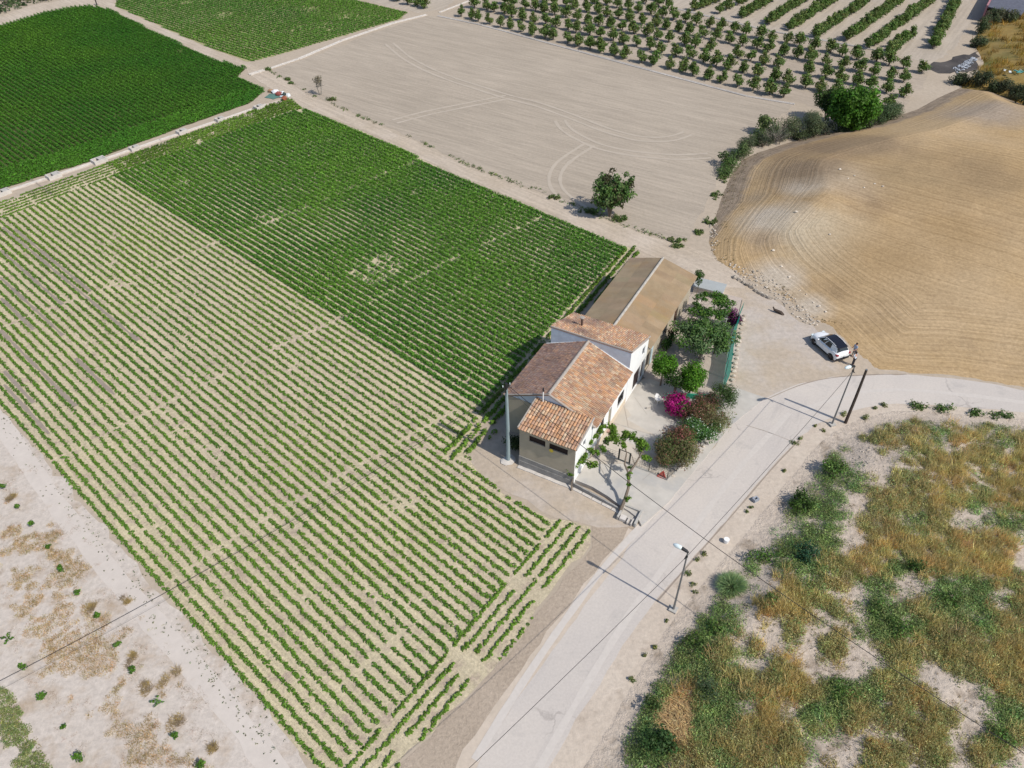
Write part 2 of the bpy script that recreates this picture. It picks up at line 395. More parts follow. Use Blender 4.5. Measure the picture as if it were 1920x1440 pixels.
main_px = [(-240, 505), (0, 383), (230, 300), (545, 192), (560, 203), (660, 238), (773, 292), (907, 352), (1023, 399), (1123, 447), (1188, 468),
           (1120, 545), (1040, 640), (960, 735), (905, 800), (870, 845), (905, 895), (960, 938), (1035, 975), (1108, 984), (1108, 1020),
           (1010, 1140), (930, 1250), (840, 1340), (745, 1440), (650, 1560), (590, 1440), (480, 1300), (300, 1100), (170, 950), (0, 762), (-160, 580)]
MAIN = S(main_px)
sand_px = [(-900, 420), (-160, 560), (0, 768), (170, 958), (300, 1110), (480, 1310), (590, 1450), (690, 1600), (300, 1900), (-700, 1700)]
crop_field = sheet('crop_field', MAIN, .012, MT['cropsoil'], .15)
pale_field = sheet('pale_sandy_field', S(sand_px), .008, MT['sand'], .2)
mb = MB(); ribbon(S([(-40, 745), (0, 790), (105, 945), (212, 1080), (330, 1215), (430, 1330), (520, 1450), (600, 1560)]), 1.5, .016, mb, .06)
meta(mb.build('pale_footpath', MT['rut'], color=False), kind='structure')

DARK = S([(-330, 110), (0, 50), (85, 24), (140, 14), (170, 12), (207, 19), (293, 62), (400, 112), (462, 128), (446, 144), (497, 170), (467, 194), (333, 241), (167, 303), (0, 355), (-240, 440)])
dark_field = sheet('lush_crop_field', DARK, .010, MT['darksoil'], .1)
BACK = S([(222, -14), (217, 12), (367, 79), (467, 117), (560, 92), (640, 68), (745, 37), (765, 24), (690, 6), (560, -26), (400, -40)])
back_field = sheet('striped_crop_field', BACK, .010, MT['backsoil'], .2)
BARE = S([(508, 132), (600, 102), (700, 62), (800, 30), (850, 36), (1060, 90), (1280, 150), (1400, 182), (1490, 196), (1440, 232), (1395, 268), (1352, 318), (1338, 352), (1318, 395), (1297, 436), (1288, 448), (1245, 445), (1173, 424), (1023, 364), (890, 314), (783, 264), (643, 203), (590, 180), (545, 155)])
bare_field = sheet('bare_tilled_field', BARE, .010, MT['bare'], .2)
ORCH = S([(850, 32), (900, -30), (1130, -40), (1280, 20), (1450, 62), (1600, 88), (1700, 108), (1745, 122), (1735, 150), (1700, 195), (1640, 235), (1495, 192), (1400, 178), (1280, 146), (1060, 86)])
sheet('orchard_ground', ORCH, .006, MT['orch'], .3)
ORCH2 = S([(1130, -42), (1600, -90), (1830, -60), (1822, 40), (1790, 92), (1745, 120), (1600, 84), (1450, 58), (1280, 17)])
sheet('orchard_row_ground', ORCH2, .009, MT['orch2'], .3)
sheet('orchard_corner_ground', S([(560, -50), (690, 2), (785, 24), (830, 18), (900, -30), (880, -70), (640, -90)]), .007, MT['orch2'], .2)

TRACK = S([(470, 142), (490, 156), (545, 188), (562, 200), (660, 234), (773, 289), (907, 349), (1023, 396), (1123, 444), (1190, 466), (1235, 486), (1290, 505), (1340, 540), (1400, 540), (1380, 505), (1320, 470), (1270, 458), (1240, 449), (1173, 428), (1023, 368), (890, 318), (783, 269), (643, 207), (590, 184), (545, 158), (505, 134)])
sheet('farm_track', TRACK, .016, MT['track'], .15)
sheet('field_track', S([(188, 8), (206, 17), (293, 59), (393, 108), (463, 130), (470, 142), (505, 134), (470, 119), (367, 80), (217, 12), (205, -8), (170, -10)]), .014, MT['track'], .15)
sheet('far_track', S([(-330, 100), (0, 48), (85, 22), (140, 12), (200, 8), (215, -6), (150, -6), (60, 10), (0, 30), (-330, 75)]), .012, MT['track'], .2)
mb = MB()
ribbon(S([(-200, 440), (0, 363), (100, 333), (187, 303), (300, 264), (420, 224), (500, 196), (535, 186)]), 1.0, .02, mb, .15)
meta(mb.build('channel_bank', MT['palestrip'], color=False), kind='structure')

# dirt lot, road, verges
LOT = S([(1190, 470), (1235, 488), (1290, 500), (1340, 520), (1400, 535), (1440, 560), (1500, 600), (1540, 625), (1620, 670), (1700, 700), (1640, 712), (1560, 716), (1440, 760), (1370, 760), (1310, 620), (1260, 540), (1200, 500)])
sheet('dirt_lot', LOT, .012, MT['lot'], .25)
ROAD = S([(700, 1700), (893, 1440), (933, 1367), (1000, 1268), (1067, 1177), (1125, 1101), (1165, 1048), (1190, 1008), (1205, 985), (1256, 938), (1269, 922), (1318, 862), (1369, 799), (1420, 758), (1455, 737), (1500, 719), (1560, 708), (1640, 703), (1700, 703), (1780, 709), (1860, 719), (1930, 735), (2100, 770), (2400, 850),
          (2300, 860), (2050, 800), (1920, 773), (1830, 766), (1747, 759), (1663, 758), (1597, 770), (1560, 783), (1527, 797), (1500, 820), (1453, 868), (1387, 946), (1335, 1008), (1287, 1060), (1233, 1123), (1197, 1170), (1167, 1212), (1125, 1285), (1080, 1352), (1030, 1440), (900, 1700)])
sheet('concrete_road', ROAD, .024, MT['road'], .05, 1.0)
sheet('cut_verge', S([(600, 1640), (745, 1446), (840, 1345), (935, 1255), (1012, 1145), (1110, 1022), (1112, 984), (1165, 962), (1196, 985), (1186, 1012), (1120, 1104), (1062, 1180), (995, 1270), (928, 1370), (885, 1445), (690, 1700)]), .015, MT['verge'], .12)
mb = MB(); ribbon(S([(1192, 998), (1160, 1040), (1110, 1104), (1040, 1196), (975, 1285), (905, 1390), (868, 1450), (760, 1600)]), 1.25, .019, mb, .12)
meta(mb.build('pale_verge', MT['palestrip'], color=False), kind='structure')
sheet('house_path', S([(880, 850), (950, 800), (985, 860), (1075, 905), (1170, 955), (1196, 985), (1120, 986), (1040, 970), (960, 930), (905, 890)]), .017, MT['lot'], .15)
mb = MB()
for pts, w in [([(890, 1425), (960, 1310), (1040, 1190), (1130, 1065), (1250, 935)], .5), ([(1010, 1440), (1090, 1300), (1180, 1150), (1300, 990), (1400, 860), (1480, 775)], .5), ([(1500, 770), (1600, 735), (1700, 730), (1850, 745), (1950, 760)], .5)]:
    ribbon(S(pts), w, .03, mb, .1)
meta(mb.build('road_wheel_marks', plain('worn_concrete', (.535, .488, .446), .9, var=.05), color=False), kind='structure')
mb = MB()
ribbon(S([(1232, 1128), (1287, 1064), (1387, 950), (1453, 872), (1500, 824)]), .10, .03, mb, .2)
ribbon(S([(1400, 798), (1440, 806), (1482, 827)]), .06, .03, mb, .2)
ribbon(S([(1440, 748), (1510, 716), (1560, 707), (1640, 702), (1700, 702)]), .10, .03, mb, .2)
meta(mb.build('road_joints', MT['wet'], color=False), kind='structure')

# turning marks of the tractor in the tilled field
mb = MB(); zz_ = .022
for pts in [[(740, 228), (800, 212), (880, 196), (952, 182)], [(1106, 271), (1075, 290), (1050, 308), (1038, 330), (1040, 352), (1060, 372), (1090, 392)],
            [(1050, 226), (1058, 242), (1085, 258), (1120, 275), (1180, 288), (1270, 296), (1330, 292)], [(952, 182), (1010, 196), (1075, 220), (1140, 246), (1200, 262), (1260, 262), (1290, 250)],
            [(730, 82), (760, 108), (800, 130), (850, 150), (952, 182)]]:
    P = S(pts)
    for off in (-.8, .8):
        T = np.gradient(P, axis=0); T /= np.linalg.norm(T, axis=1)[:, None]
        zz_ += .0015; ribbon(P + np.c_[-T[:, 1], T[:, 0]] * off, .5, zz_, mb, .15)
meta(mb.build('tractor_marks', MT['tyre'], color=False), kind='structure')

# damp furrows in the near field
mb = MB()
EA = math.radians(-42.18); ER = np.array([math.cos(EA), math.sin(EA)]); EP = np.array([-ER[1], ER[0]])
def rowpt(s, c): return ER * s + EP * c
def rc(u, v): w = spot(u, v)[:2]; return float(w @ ER), float(w @ EP)
for a, b in [((0, 428), (205, 665)), ((0, 470), (120, 570)), ((0, 520), (95, 640)), ((0, 700), (35, 770)), ((0, 620), (108, 780)), ((28, 430), (128, 565)), ((0, 560), (60, 620)), ((135, 675), (215, 740)), ((10, 720), (90, 815)), ((100, 365), (60, 325))]:
    s0, c0 = rc(*a); s1, c1 = rc(*b); c = 5.87 + (round((c0 - 5.87) / .82 - .5) + .5) * .82
    ribbon([rowpt(s0, c), rowpt((s0 + s1) / 2, c), rowpt(s1, c)], .32, .03, mb, .25)
meta(mb.build('damp_furrows', MT['wet'], color=False), kind='structure')

# ------------------------------------------------------------------ the stubble hill and the scrub land (raised ground)
HILL = S([(1418, 287), (1392, 300), (1372, 325), (1355, 365), (1338, 415), (1328, 455), (1342, 487), (1385, 515), (1430, 538), (1468, 556), (1523, 598), (1557, 612), (1600, 655), (1640, 692), (1700, 699), (1800, 706), (1920, 727), (2050, 755), (2500, 840), (3000, 700), (2700, 300), (2200, 190), (1990, 195), (1920, 197), (1860, 172), (1800, 165), (1760, 183), (1720, 205), (1640, 232), (1560, 247), (1480, 267)])
KNOB = spot(1475, 405)[:2]; CREST = spot(1660, 400)[:2]; TOPC = spot(2100, 330)[:2]
def hill_z(P):
    P = np.atleast_2d(P)[:, :2]; ins = inside(P, HILL); d = segdist(P, HILL)
    foot = spot(1600, 670)[:2]; far = np.clip((np.hypot(*(P - foot).T) - 6) / 28, 0, 1)       # no bank beside the car
    kk = np.clip(d / 3.0, 0, 1); bank = (.9 + .5 * fbm(P, 5, 44)) * far * kk * kk * (3 - 2 * kk) + .03
    body = .8 * (1 - np.exp(-np.clip(d - 2, 0, 99) / 14)) * far
    kn = 1.0 * np.exp(-(np.hypot(*(P - KNOB).T) / 9) ** 2) + 1.0 * np.exp(-(np.hypot(*(P - CREST).T) / 24) ** 2) + 1.8 * np.exp(-(np.hypot(*(P - TOPC).T) / 45) ** 2)
    z = bank + body + kn * np.clip(d / 9, 0, 1) ** 1.3 + .16 * (fbm(P, 3.5, 3) - .5) * np.clip(d / 2, 0, 1) + .30 * (vnoise(P, .9, 13) - .5) * np.clip(d / 1.0, 0, 1) * np.clip((4 - d) / 2, 0, 1) * far
    return np.where(ins, np.minimum(z, .3 * d), -.3 * np.minimum(d, 2))
def grid_terrain(name, fz, x0, x1, y0, y1, st, m, keep, attrs=None):
    xs = np.arange(x0, x1, st); ys = np.arange(y0, y1, st); X, Y = np.meshgrid(xs, ys); P = np.c_[X.ravel(), Y.ravel()]
    z = fz(P); ok = keep(P); nx = len(xs)
    i = (np.arange(len(ys) - 1)[:, None] * nx + np.arange(nx - 1)).ravel(); Q = np.stack([i, i + 1, i + nx + 1, i + nx], 1)
    Q = Q[ok[Q].any(1)]
    used = np.unique(Q); mp = -np.ones(len(P), np.int64); mp[used] = np.arange(len(used))
    b = MB(); c = attrs(P[used], z[used]) if attrs else None
    b.add(np.c_[P[used], z[used]], [mp[Q]], c)
    o = b.build(name, m, smooth=True); return meta(o, kind='structure')

def drop(u, v, fz):
    """where the pixel's line of sight meets raised ground"""
    z = 0.0
    for _ in range(14):
        w = spot(u, v, z); z = .5 * z + .5 * max(0.0, float(fz(w[None])[0]))
    return np.array([w[0], w[1], z])
def hill_attr(P, z):
    d = segdist(P, HILL)
    # lines left by the harvester: round the edge first, then straight across
    a = math.radians(-36); u = P @ np.array([-math.sin(a), math.cos(a)])
    wgt = np.clip((d - 9) / 6, 0, 1)
    far = np.clip((np.hypot(*(P - spot(1600, 670)[:2]).T) - 8) / 24, 0, 1); gate = np.clip((np.hypot(*(P - spot(1900, 700)[:2]).T) - 22) / 10, 0, 1)
    return np.c_[(d + 8 * (1 - far * gate)) / 100, (u + 200) / 400, wgt]
def hill_mat():
    m, nt, b = new_mat('stubble'); p = pos(nt)
    at = nt.nodes.new('ShaderNodeAttribute'); at.attribute_name = 'col'
    sp = nt.nodes.new('ShaderNodeSeparateColor'); nt.links.new(at.outputs['Color'], sp.inputs[0])
    def lines(sock, scale, w):
        mul = nt.nodes.new('ShaderNodeMath'); mul.operation = 'MULTIPLY'; mul.inputs[1].default_value = scale; nt.links.new(sock, mul.inputs[0])
        ad = nt.nodes.new('ShaderNodeMath'); ad.operation = 'MULTIPLY_ADD'; ad.inputs[1].default_value = w
        nt.links.new(noise(nt, p, .35, 3), ad.inputs[0]); nt.links.new(mul.outputs[0], ad.inputs[2])
        n1 = nt.nodes.new('ShaderNodeTexNoise'); n1.noise_dimensions = '1D'; n1.inputs['Scale'].default_value = 1; n1.inputs['Detail'].default_value = 3; n1.inputs['Roughness'].default_value = .65
        nt.links.new(ad.outputs[0], n1.inputs['W']); return ramp(nt, n1.outputs[0], .35, .65)
    l1 = lines(sp.outputs[0], 100 * 2.4, .9); l2 = lines(sp.outputs[1], 400 * 2.2, 1.2)
    mx = nt.nodes.new('ShaderNodeMix'); nt.links.new(sp.outputs[2], mx.inputs[0]); nt.links.new(l1, mx.inputs[2]); nt.links.new(l2, mx.inputs[3]); ln = mx.outputs[0]
    tan, gold, pale, brown = (.47, .345, .21), (.43, .30, .16), (.50, .43, .35), (.29, .205, .125)
    c = mixrgb(nt, ramp(nt, noise(nt, p, .05, 5, .6), .4, .62), tan, gold)
    c = mixrgb(nt, ramp(nt, noise(nt, p, .035, 6, .65), .54, .68), c, brown)
    # bare pale soil round the knob
    def near(pt, r0, r1):
        g = nt.nodes.new('ShaderNodeNewGeometry'); v = nt.nodes.new('ShaderNodeVectorMath'); v.operation = 'DISTANCE'
        v.inputs[1].default_value = (pt[0], pt[1], pt[2]); nt.links.new(g.outputs['Position'], v.inputs[0])
        ad = nt.nodes.new('ShaderNodeMath'); ad.operation = 'MULTIPLY_ADD'; ad.inputs[1].default_value = (r1 - r0) * 1.3
        nt.links.new(noise(nt, p, .16, 5, .65), ad.inputs[0]); nt.links.new(v.outputs['Value'], ad.inputs[2])
        return ramp(nt, ad.outputs[0], r1 + (r1 - r0) * .65, r0 + (r1 - r0) * .65)
    for px, r0, r1, cc in [((1455, 410), 2, 6, pale), ((1545, 440), 2, 8, (.48, .40, .29)), ((1510, 345), 1, 5, pale), ((1590, 330), 2, 7, (.42, .33, .235)), ((1500, 318), 2, 7, (.25, .185, .125)), ((1560, 275), 3, 9, (.27, .195, .125)), ((1640, 268), 2, 8, (.30, .22, .14)), ((1430, 450), .5, 3, (.33, .25, .17)), ((1420, 370), .5, 3, (.34, .26, .175)), ((1830, 330), 3, 12, (.33, .235, .135)), ((1850, 210), 3, 9, (.36, .29, .225)), ((1455, 520), 1, 4, pale), ((1520, 575), 1, 3, pale), ((1700, 330), 2, 9, (.36, .26, .15)), ((1780, 430), 2, 10, (.38, .265, .145)), ((1650, 480), 2, 9, (.37, .26, .145))]:
        c = mixrgb(nt, near(drop(*px, hill_z), r0, r1), c, cc)
    ad_ = nt.nodes.new('ShaderNodeMath'); ad_.operation = 'MULTIPLY_ADD'; ad_.use_clamp = True; ad_.inputs[1].default_value = 90; nt.links.new(sp.outputs[0], ad_.inputs[0]); off_ = nt.nodes.new('ShaderNodeMath'); off_.operation = 'MULTIPLY_ADD'; off_.inputs[1].default_value = 2.2; off_.inputs[2].default_value = -3.1; nt.links.new(noise(nt, p, .5, 4), off_.inputs[0]); nt.links.new(off_.outputs[0], ad_.inputs[2]); bkc = mixrgb(nt, ramp(nt, noise(nt, p, .8, 6, .7), .35, .65), (.235, .185, .14), (.36, .285, .215)); c = mixrgb(nt, ad_.outputs[0], bkc, c)      # bare earth of the bank
    c = mixrgb(nt, 1.0, c, mixrgb(nt, ln, (.86, .845, .82), (1.07, 1.07, 1.07)), 'MULTIPLY')
    f = noise(nt, p, 3.0, 6, .7); c = mixrgb(nt, 1.0, c, mixrgb(nt, ramp(nt, f, .25, .75), (.70, .69, .67), (1.18, 1.18, 1.18)), 'MULTIPLY')
    nt.links.new(c, b.inputs['Base Color']); b.inputs['Roughness'].default_value = .95; b.inputs['Specular IOR Level'].default_value = .1
    ad = nt.nodes.new('ShaderNodeMath'); ad.operation = 'ADD'; nt.links.new(ln, ad.inputs[0]); nt.links.new(f, ad.inputs[1])
    bp = nt.nodes.new('ShaderNodeBump'); bp.inputs['Strength'].default_value = .35; bp.inputs['Distance'].default_value = .10
    nt.links.new(ad.outputs[0], bp.inputs['Height']); nt.links.new(bp.outputs[0], b.inputs['Normal'])
    return m
hx = HILL[:, 0]; hy = HILL[:, 1]
grid_terrain('stubble_hill', hill_z, hx.min() - 2, min(hx.max(), 140), hy.min() - 2, hy.max() + 2, .6, hill_mat(), lambda P: inside(P, HILL) | (segdist(P, HILL) < 1.3), hill_attr)

sheet('road_shoulder', S([(860, 1700), (1000, 1440), (1050, 1352), (1135, 1212), (1203, 1123), (1305, 1008), (1425, 868), (1505, 797), (1580, 762), (1655, 748), (1830, 757), (2100, 808), (2100, 850), (1830, 800), (1663, 790), (1600, 815), (1540, 850), (1480, 940), (1380, 1060), (1290, 1180), (1180, 1350), (1100, 1500), (1000, 1700)]), .017, MT['banksoil'], .25)
SCRUB = S([(1010, 1700), (1090, 1440), (1135, 1366), (1175, 1296), (1210, 1232), (1268, 1148), (1325, 1080), (1374, 1026), (1425, 962), (1487, 886), (1527, 838), (1556, 812), (1610, 784), (1667, 770), (1747, 770), (1830, 777), (1920, 784), (2050, 808), (2300, 870), (2900, 1100), (2600, 1700), (1800, 2100), (1100, 2100)])
def scrub_z(P):
    P = np.atleast_2d(P)[:, :2]; ins = inside(P, SCRUB); d = segdist(P, SCRUB)
    r = np.clip((d - .6) / 4.5, 0, 1); r = r * r * (3 - 2 * r)
    z = .02 + .02 * np.clip(d, 0, 2) + .75 * r + .022 * np.clip(d - 4, 0, 40) + r * (1.0 * (fbm(P, 6.0, 7) - .5) + .35 * (fbm(P, 1.6, 17) - .5)) + .05 * (vnoise(P, .5, 23) - .5) * np.clip(d / 2, 0, 1)
    return np.where(ins, np.minimum(np.maximum(z, .012), .25 * d), -.25 * np.minimum(d, 2))
sx = SCRUB[:, 0]; sy = SCRUB[:, 1]
grid_terrain('scrub_ground', scrub_z, sx.min() - 1, min(sx.max(), 70), max(sy.min(), 8), sy.max() + 1, .3, MT['scrubsoil'], lambda P: inside(P, SCRUB) | (segdist(P, SCRUB) < .8))

# golden bank and brush beyond the hill
FARB = S([(1800, 166), (1860, 174), (1920, 198), (2100, 220), (2600, 180), (2300, -60), (1960, 10), (1890, 22), (1840, 50), (1826, 75), (1836, 100), (1846, 118), (1826, 142)])
def farb_z(P):
    P = np.atleast_2d(P)[:, :2]; ins = inside(P, FARB); d = segdist(P, FARB)
    return np.where(ins, np.minimum(.02 + 3.2 * (1 - np.exp(-d / 9)) + .8 * (fbm(P, 9, 5) - .5) * np.clip(d / 4, 0, 1), .4 * d), -.3 * np.minimum(d, 2))
fx = FARB[:, 0]; fy = FARB[:, 1]
grid_terrain('grassy_slope', farb_z, fx.min() - 2, min(fx.max(), 230), fy.min() - 2, min(fy.max() + 2, 260), 1.0, soil('golden_slope', (.36, .235, .07), (.25, .19, .075), big=.1, fine=.8, bump=.8, speck=.9, c3=(.14, .15, .05), c3lo=.52, c3hi=.68, c3scale=.12), lambda P: inside(P, FARB) | (segdist(P, FARB) < 2))
sheet('burnt_ground', S([(1742, 122), (1790, 108), (1832, 98), (1838, 118), (1812, 136), (1775, 138), (1748, 134)]), .03, MT['ash'], .5)

# ------------------------------------------------------------------ crops: every row is a piece of its field
def line_uv(pts): return S(pts)
GAPS = [S([(-60, 640), (83, 583), (173, 550), (283, 507), (400, 457), (440, 443), (533, 407), (607, 377), (700, 335), (800, 296)]),
        S([(85, 872), (150, 840), (225, 800), (282, 772), (367, 730), (417, 703), (530, 647), (597, 617), (647, 593), (707, 563), (773, 527), (830, 497), (913, 457), (1013, 410)]),
        S([(280, 1120), (302, 1105), (401, 1034), (500, 972), (590, 920), (685, 868), (803, 798), (850, 772)]),
        S([(590, 1330), (700, 1235), (790, 1160)])]
HEAD_TOP = S([(-240, 560), (0, 412), (235, 322), (545, 210), (575, 212), (545, 185), (230, 292), (0, 375), (-240, 480)])
HEAD_SIDE = S([(1188, 460), (1165, 472), (1100, 540), (1010, 640), (930, 735), (862, 812), (835, 850), (850, 870), (920, 820), (1200, 480)])
HEAD_ROAD = S([(1040, 970), (1020, 1000), (935, 1105), (850, 1210), (735, 1330), (640, 1440), (560, 1540), (660, 1580), (1125, 1030), (1120, 965)])
C0 = 5.87
def plant_rows(field, poly, az, c0, c1, pitch, step, n_leaf, rad, hgt, lsz, colf, skip=(), keepf=None, namer='crop_row', jit=.05, gaps=(), gapw=.22, one=None, solid=0.0):
    a = math.radians(az); er = np.array([math.cos(a), math.sin(a)]); ep = np.array([-er[1], er[0]])
    s = poly @ er; s0, s1 = s.min(), s.max(); made = 0
    acc = MB() if one else None
    for k in range(int((c1 - c0) / pitch) + 1):
        c = c0 + k * pitch
        ss = np.arange(s0, s1, step); ss = ss + rng.uniform(-.3, .3, len(ss)) * step
        P = er[None] * ss[:, None] + ep[None] * (c + rng.normal(size=len(ss)) * jit)[:, None]
        ok = inside(P, poly)
        for q in skip: ok &= ~inside(P, q)
        for q in gaps: ok &= segdist(P, q, False) > gapw * (rng.uniform(.3, 1.3) if rng.random() < .8 else 0)
        P = P[ok]
        if not len(P): continue
        dens, size, col = colf(P, k, c)
        ok = rng.random(len(P)) < dens; P = P[ok]; size = size[ok]; col = col[ok]
        if len(P) < 3: continue
        b = acc if one else MB(); m = n_leaf
        PP = np.repeat(P, m, axis=0); sz = np.repeat(size, m); r = np.sqrt(rng.random(len(PP))) * rad * sz; th = rng.uniform(0, 2 * np.pi, len(PP))
        zz = hgt * sz * (1 - .75 * (r / (rad * sz + 1e-6)) ** 2) * rng.uniform(.45, 1.05, len(PP))
        Q = np.c_[PP[:, 0] + r * np.cos(th), PP[:, 1] + r * np.sin(th), .02 + zz]
        N = np.c_[np.cos(th) * .55, np.sin(th) * .55, np.full(len(PP), .9)] + rng.normal(size=(len(PP), 3)) * .35
        cc = np.repeat(col, m, axis=0) * np.exp(rng.normal(size=(len(PP), 1)) * .25)
        b.leaves(Q, lsz * (.6 + .5 * sz) * rng.uniform(.7, 1.25, len(PP)), N, np.clip(cc, .003, .9), .62)
        if not one:
            b.build(namer, MT['crop'], field); made += 1
    if one: return acc
    return made

S_EDGE = 36.2    # beyond this line the plants stand dense
def main_col(P, k, c):
    n = len(P); v = fbm(P, 9.0, 31); v2 = vnoise(P, 2.2, 77); v3 = fbm(P, 26, 5)
    if c > S_EDGE:
        dens = np.clip(1.25 - 1.2 * np.clip(v2 - .86, 0, 1) * 4, .3, 1); size = .97 + .28 * (v - .5) + .08 * rng.normal(size=n)
        size *= np.where(v3 > .60, .88, 1.0)
        col = np.array([.100, .240, .026]) * (1 + (v[:, None] - .5) * np.array([.9, .5, .5]))
    else:
        dens = np.clip(1.15 - 1.5 * np.clip(v2 - .80, 0, 1) * 2.2 - .22 * (k % 9 == 3), .25, 1); size = .80 + .32 * (v - .5) + .13 * rng.normal(size=n)
        col = np.array([.120, .235, .028]) * (1 + (v[:, None] - .5) * np.array([.8, .45, .5]))
        size *= np.where(c < 16, .92, 1.0) * rng.uniform(.9, 1.08)
    # bare scorched patches
    for px, r in [((700, 510), 4.0), ((520, 405), 2.5), ((745, 945), 2.0), ((900, 870), 2.5)]:
        q = np.hypot(*(P - spot(*px)[:2]).T); dens = np.where(q < r * (.3 + fbm(P, 2.0, 8)), dens * (.55 + .25 * (k % 2)), dens)
    return dens, np.clip(size, .3, 1.35), col
MAINROWS = dict(skip=(HEAD_TOP, HEAD_SIDE, HEAD_ROAD), gaps=GAPS)
n_sparse = int((S_EDGE - C0) / .82)
plant_rows(crop_field, MAIN, -42.18, C0, C0 + .82 * n_sparse, .82, .14, 13, .195, .29, .082, main_col, **MAINROWS)
plant_rows(crop_field, MAIN, -42.18, C0 + .82 * (n_sparse + 1), 69.3, .82, .14, 15, .26, .50, .105, main_col, jit=.03, **MAINROWS)
# headland rows: across the top, beside the barn, beside the road
def head_col(dk):
    def f(P, k, c):
        v = fbm(P, 5, 3); n = len(P)
        u = P @ EP; d = dk if dk is not None else np.where(u > S_EDGE + 1, 1.0, 0.0)
        dd = np.asarray(d) * np.ones(n)
        col = np.array([.130, .240, .028])[None] * (1 - .12 * dd[:, None]) * (1 + (v[:, None] - .5) * .6)
        return np.clip(1.2 - 1.4 * np.clip(vnoise(P, 1.8, 9) - .62, 0, 1) * 2.4, .1, 1), np.clip(.62 + .52 * dd + .12 * rng.normal(size=n), .3, 1.4), col
    return f
def band(c0line, az):
    a = math.radians(az); ep = np.array([-math.sin(a), math.cos(a)]); return np.array(c0line) @ ep
tb = S([(0, 397), (540, 199)]); az_top = math.degrees(math.atan2(*(tb[1] - tb[0])[::-1]))
GT = [S([(30, 350), (85, 400)]), S([(130, 320), (180, 360)]), S([(225, 300), (255, 330)])]
cc = band(tb[0], az_top); plant_rows(crop_field, HEAD_TOP, az_top, cc - 2.6, cc + 2.6, .85, .15, 12, .19, .32, .11, head_col(None), keepf=None, gaps=GT)
hb = S([(1165, 490), (862, 838)]); az_s = math.degrees(math.atan2(*(hb[0] - hb[1])[::-1]))
HS = [p for p in HEAD_SIDE]; HOUSECLEAR = S([(1190, 500), (1060, 620), (960, 760), (958, 880), (1000, 860), (1250, 520)])
cc = band(hb[0], az_s); plant_rows(crop_field, HEAD_SIDE, az_s, cc - 3.4, cc + 2.8, .80, .18, 10, .22, .40, .13, head_col(.75), skip=(HOUSECLEAR,))
rb = S([(1040, 1000), (700, 1400)]); az_r = math.degrees(math.atan2(*(rb[0] - rb[1])[::-1])); EDGE_R = S([(1108, 995), (1010, 1145), (935, 1250), (840, 1345), (745, 1440), (690, 1500), (560, 1500), (1040, 970)])
cc = band(rb[0], az_r); GR = [S([(950, 1080), (1035, 1130)]), S([(830, 1205), (920, 1285)]), S([(715, 1345), (790, 1440)])]
plant_rows(crop_field, EDGE_R, az_r, cc - 4.6, cc + .4, .82, .17, 9, .20, .30, .115, head_col(0.1), gaps=GR, gapw=.8, skip=())

def dark_col(P, k, c):
    v = fbm(P, 14, 41); w = vnoise(P, 3, 43); n = len(P)
    col = np.array([.066, .195, .015]) * (1 + (v[:, None] - .5) * np.array([1.0, .35, .4]))
    return np.clip(1.1 - np.clip(w - .85, 0, 1) * 3, .3, 1), np.clip(1 + .22 * (v - .5) + .08 * rng.normal(size=n), .6, 1.3), col
DHEAD = S([(-240, 420), (0, 318), (167, 268), (330, 212), (455, 170), (497, 170), (467, 194), (333, 241), (167, 303), (0, 355), (-240, 440)])
a = math.radians(-42.6); ep = np.array([-math.sin(a), math.cos(a)]); cd = DARK @ ep
plant_rows(dark_field, DARK, -42.6, cd.min(), cd.max(), .83, .18, 16, .265, .60, .095, dark_col, skip=(DHEAD,), jit=.02)
dl = S([(0, 338), (467, 182)]); az_d = math.degrees(math.atan2(*(dl[1] - dl[0])[::-1])); cc = band(dl[0], az_d)
plant_rows(dark_field, DHEAD, az_d, cc - 3.6, cc + 3.6, .62, .22, 13, .33, .45, .11, dark_col)
def back_col(P, k, c):
    v = fbm(P, 18, 51); w = fbm(P, 5, 53); u = fbm(P, 45, 57); n = len(P)
    col = np.array([.095, .220, .026]) * (1 + (v[:, None] - .5) * np.array([1.1, .5, .5])); e = segdist(P, BACK)
    return np.clip(1.35 - 2.0 * np.clip(w - .42, 0, 1) - .5 * np.clip(u - .5, 0, 1) + .5 * np.clip(1 - e / 8, 0, 1), .15, 1), np.clip(.95 + .3 * (v - .5) + .1 * rng.normal(size=n), .5, 1.3), col
a = math.radians(-38); ep = np.array([-math.sin(a), math.cos(a)]); cd = BACK @ ep
plant_rows(back_field, BACK, -38, cd.min(), cd.max(), .95, .24, 9, .27, .34, .14, back_col, jit=.03)

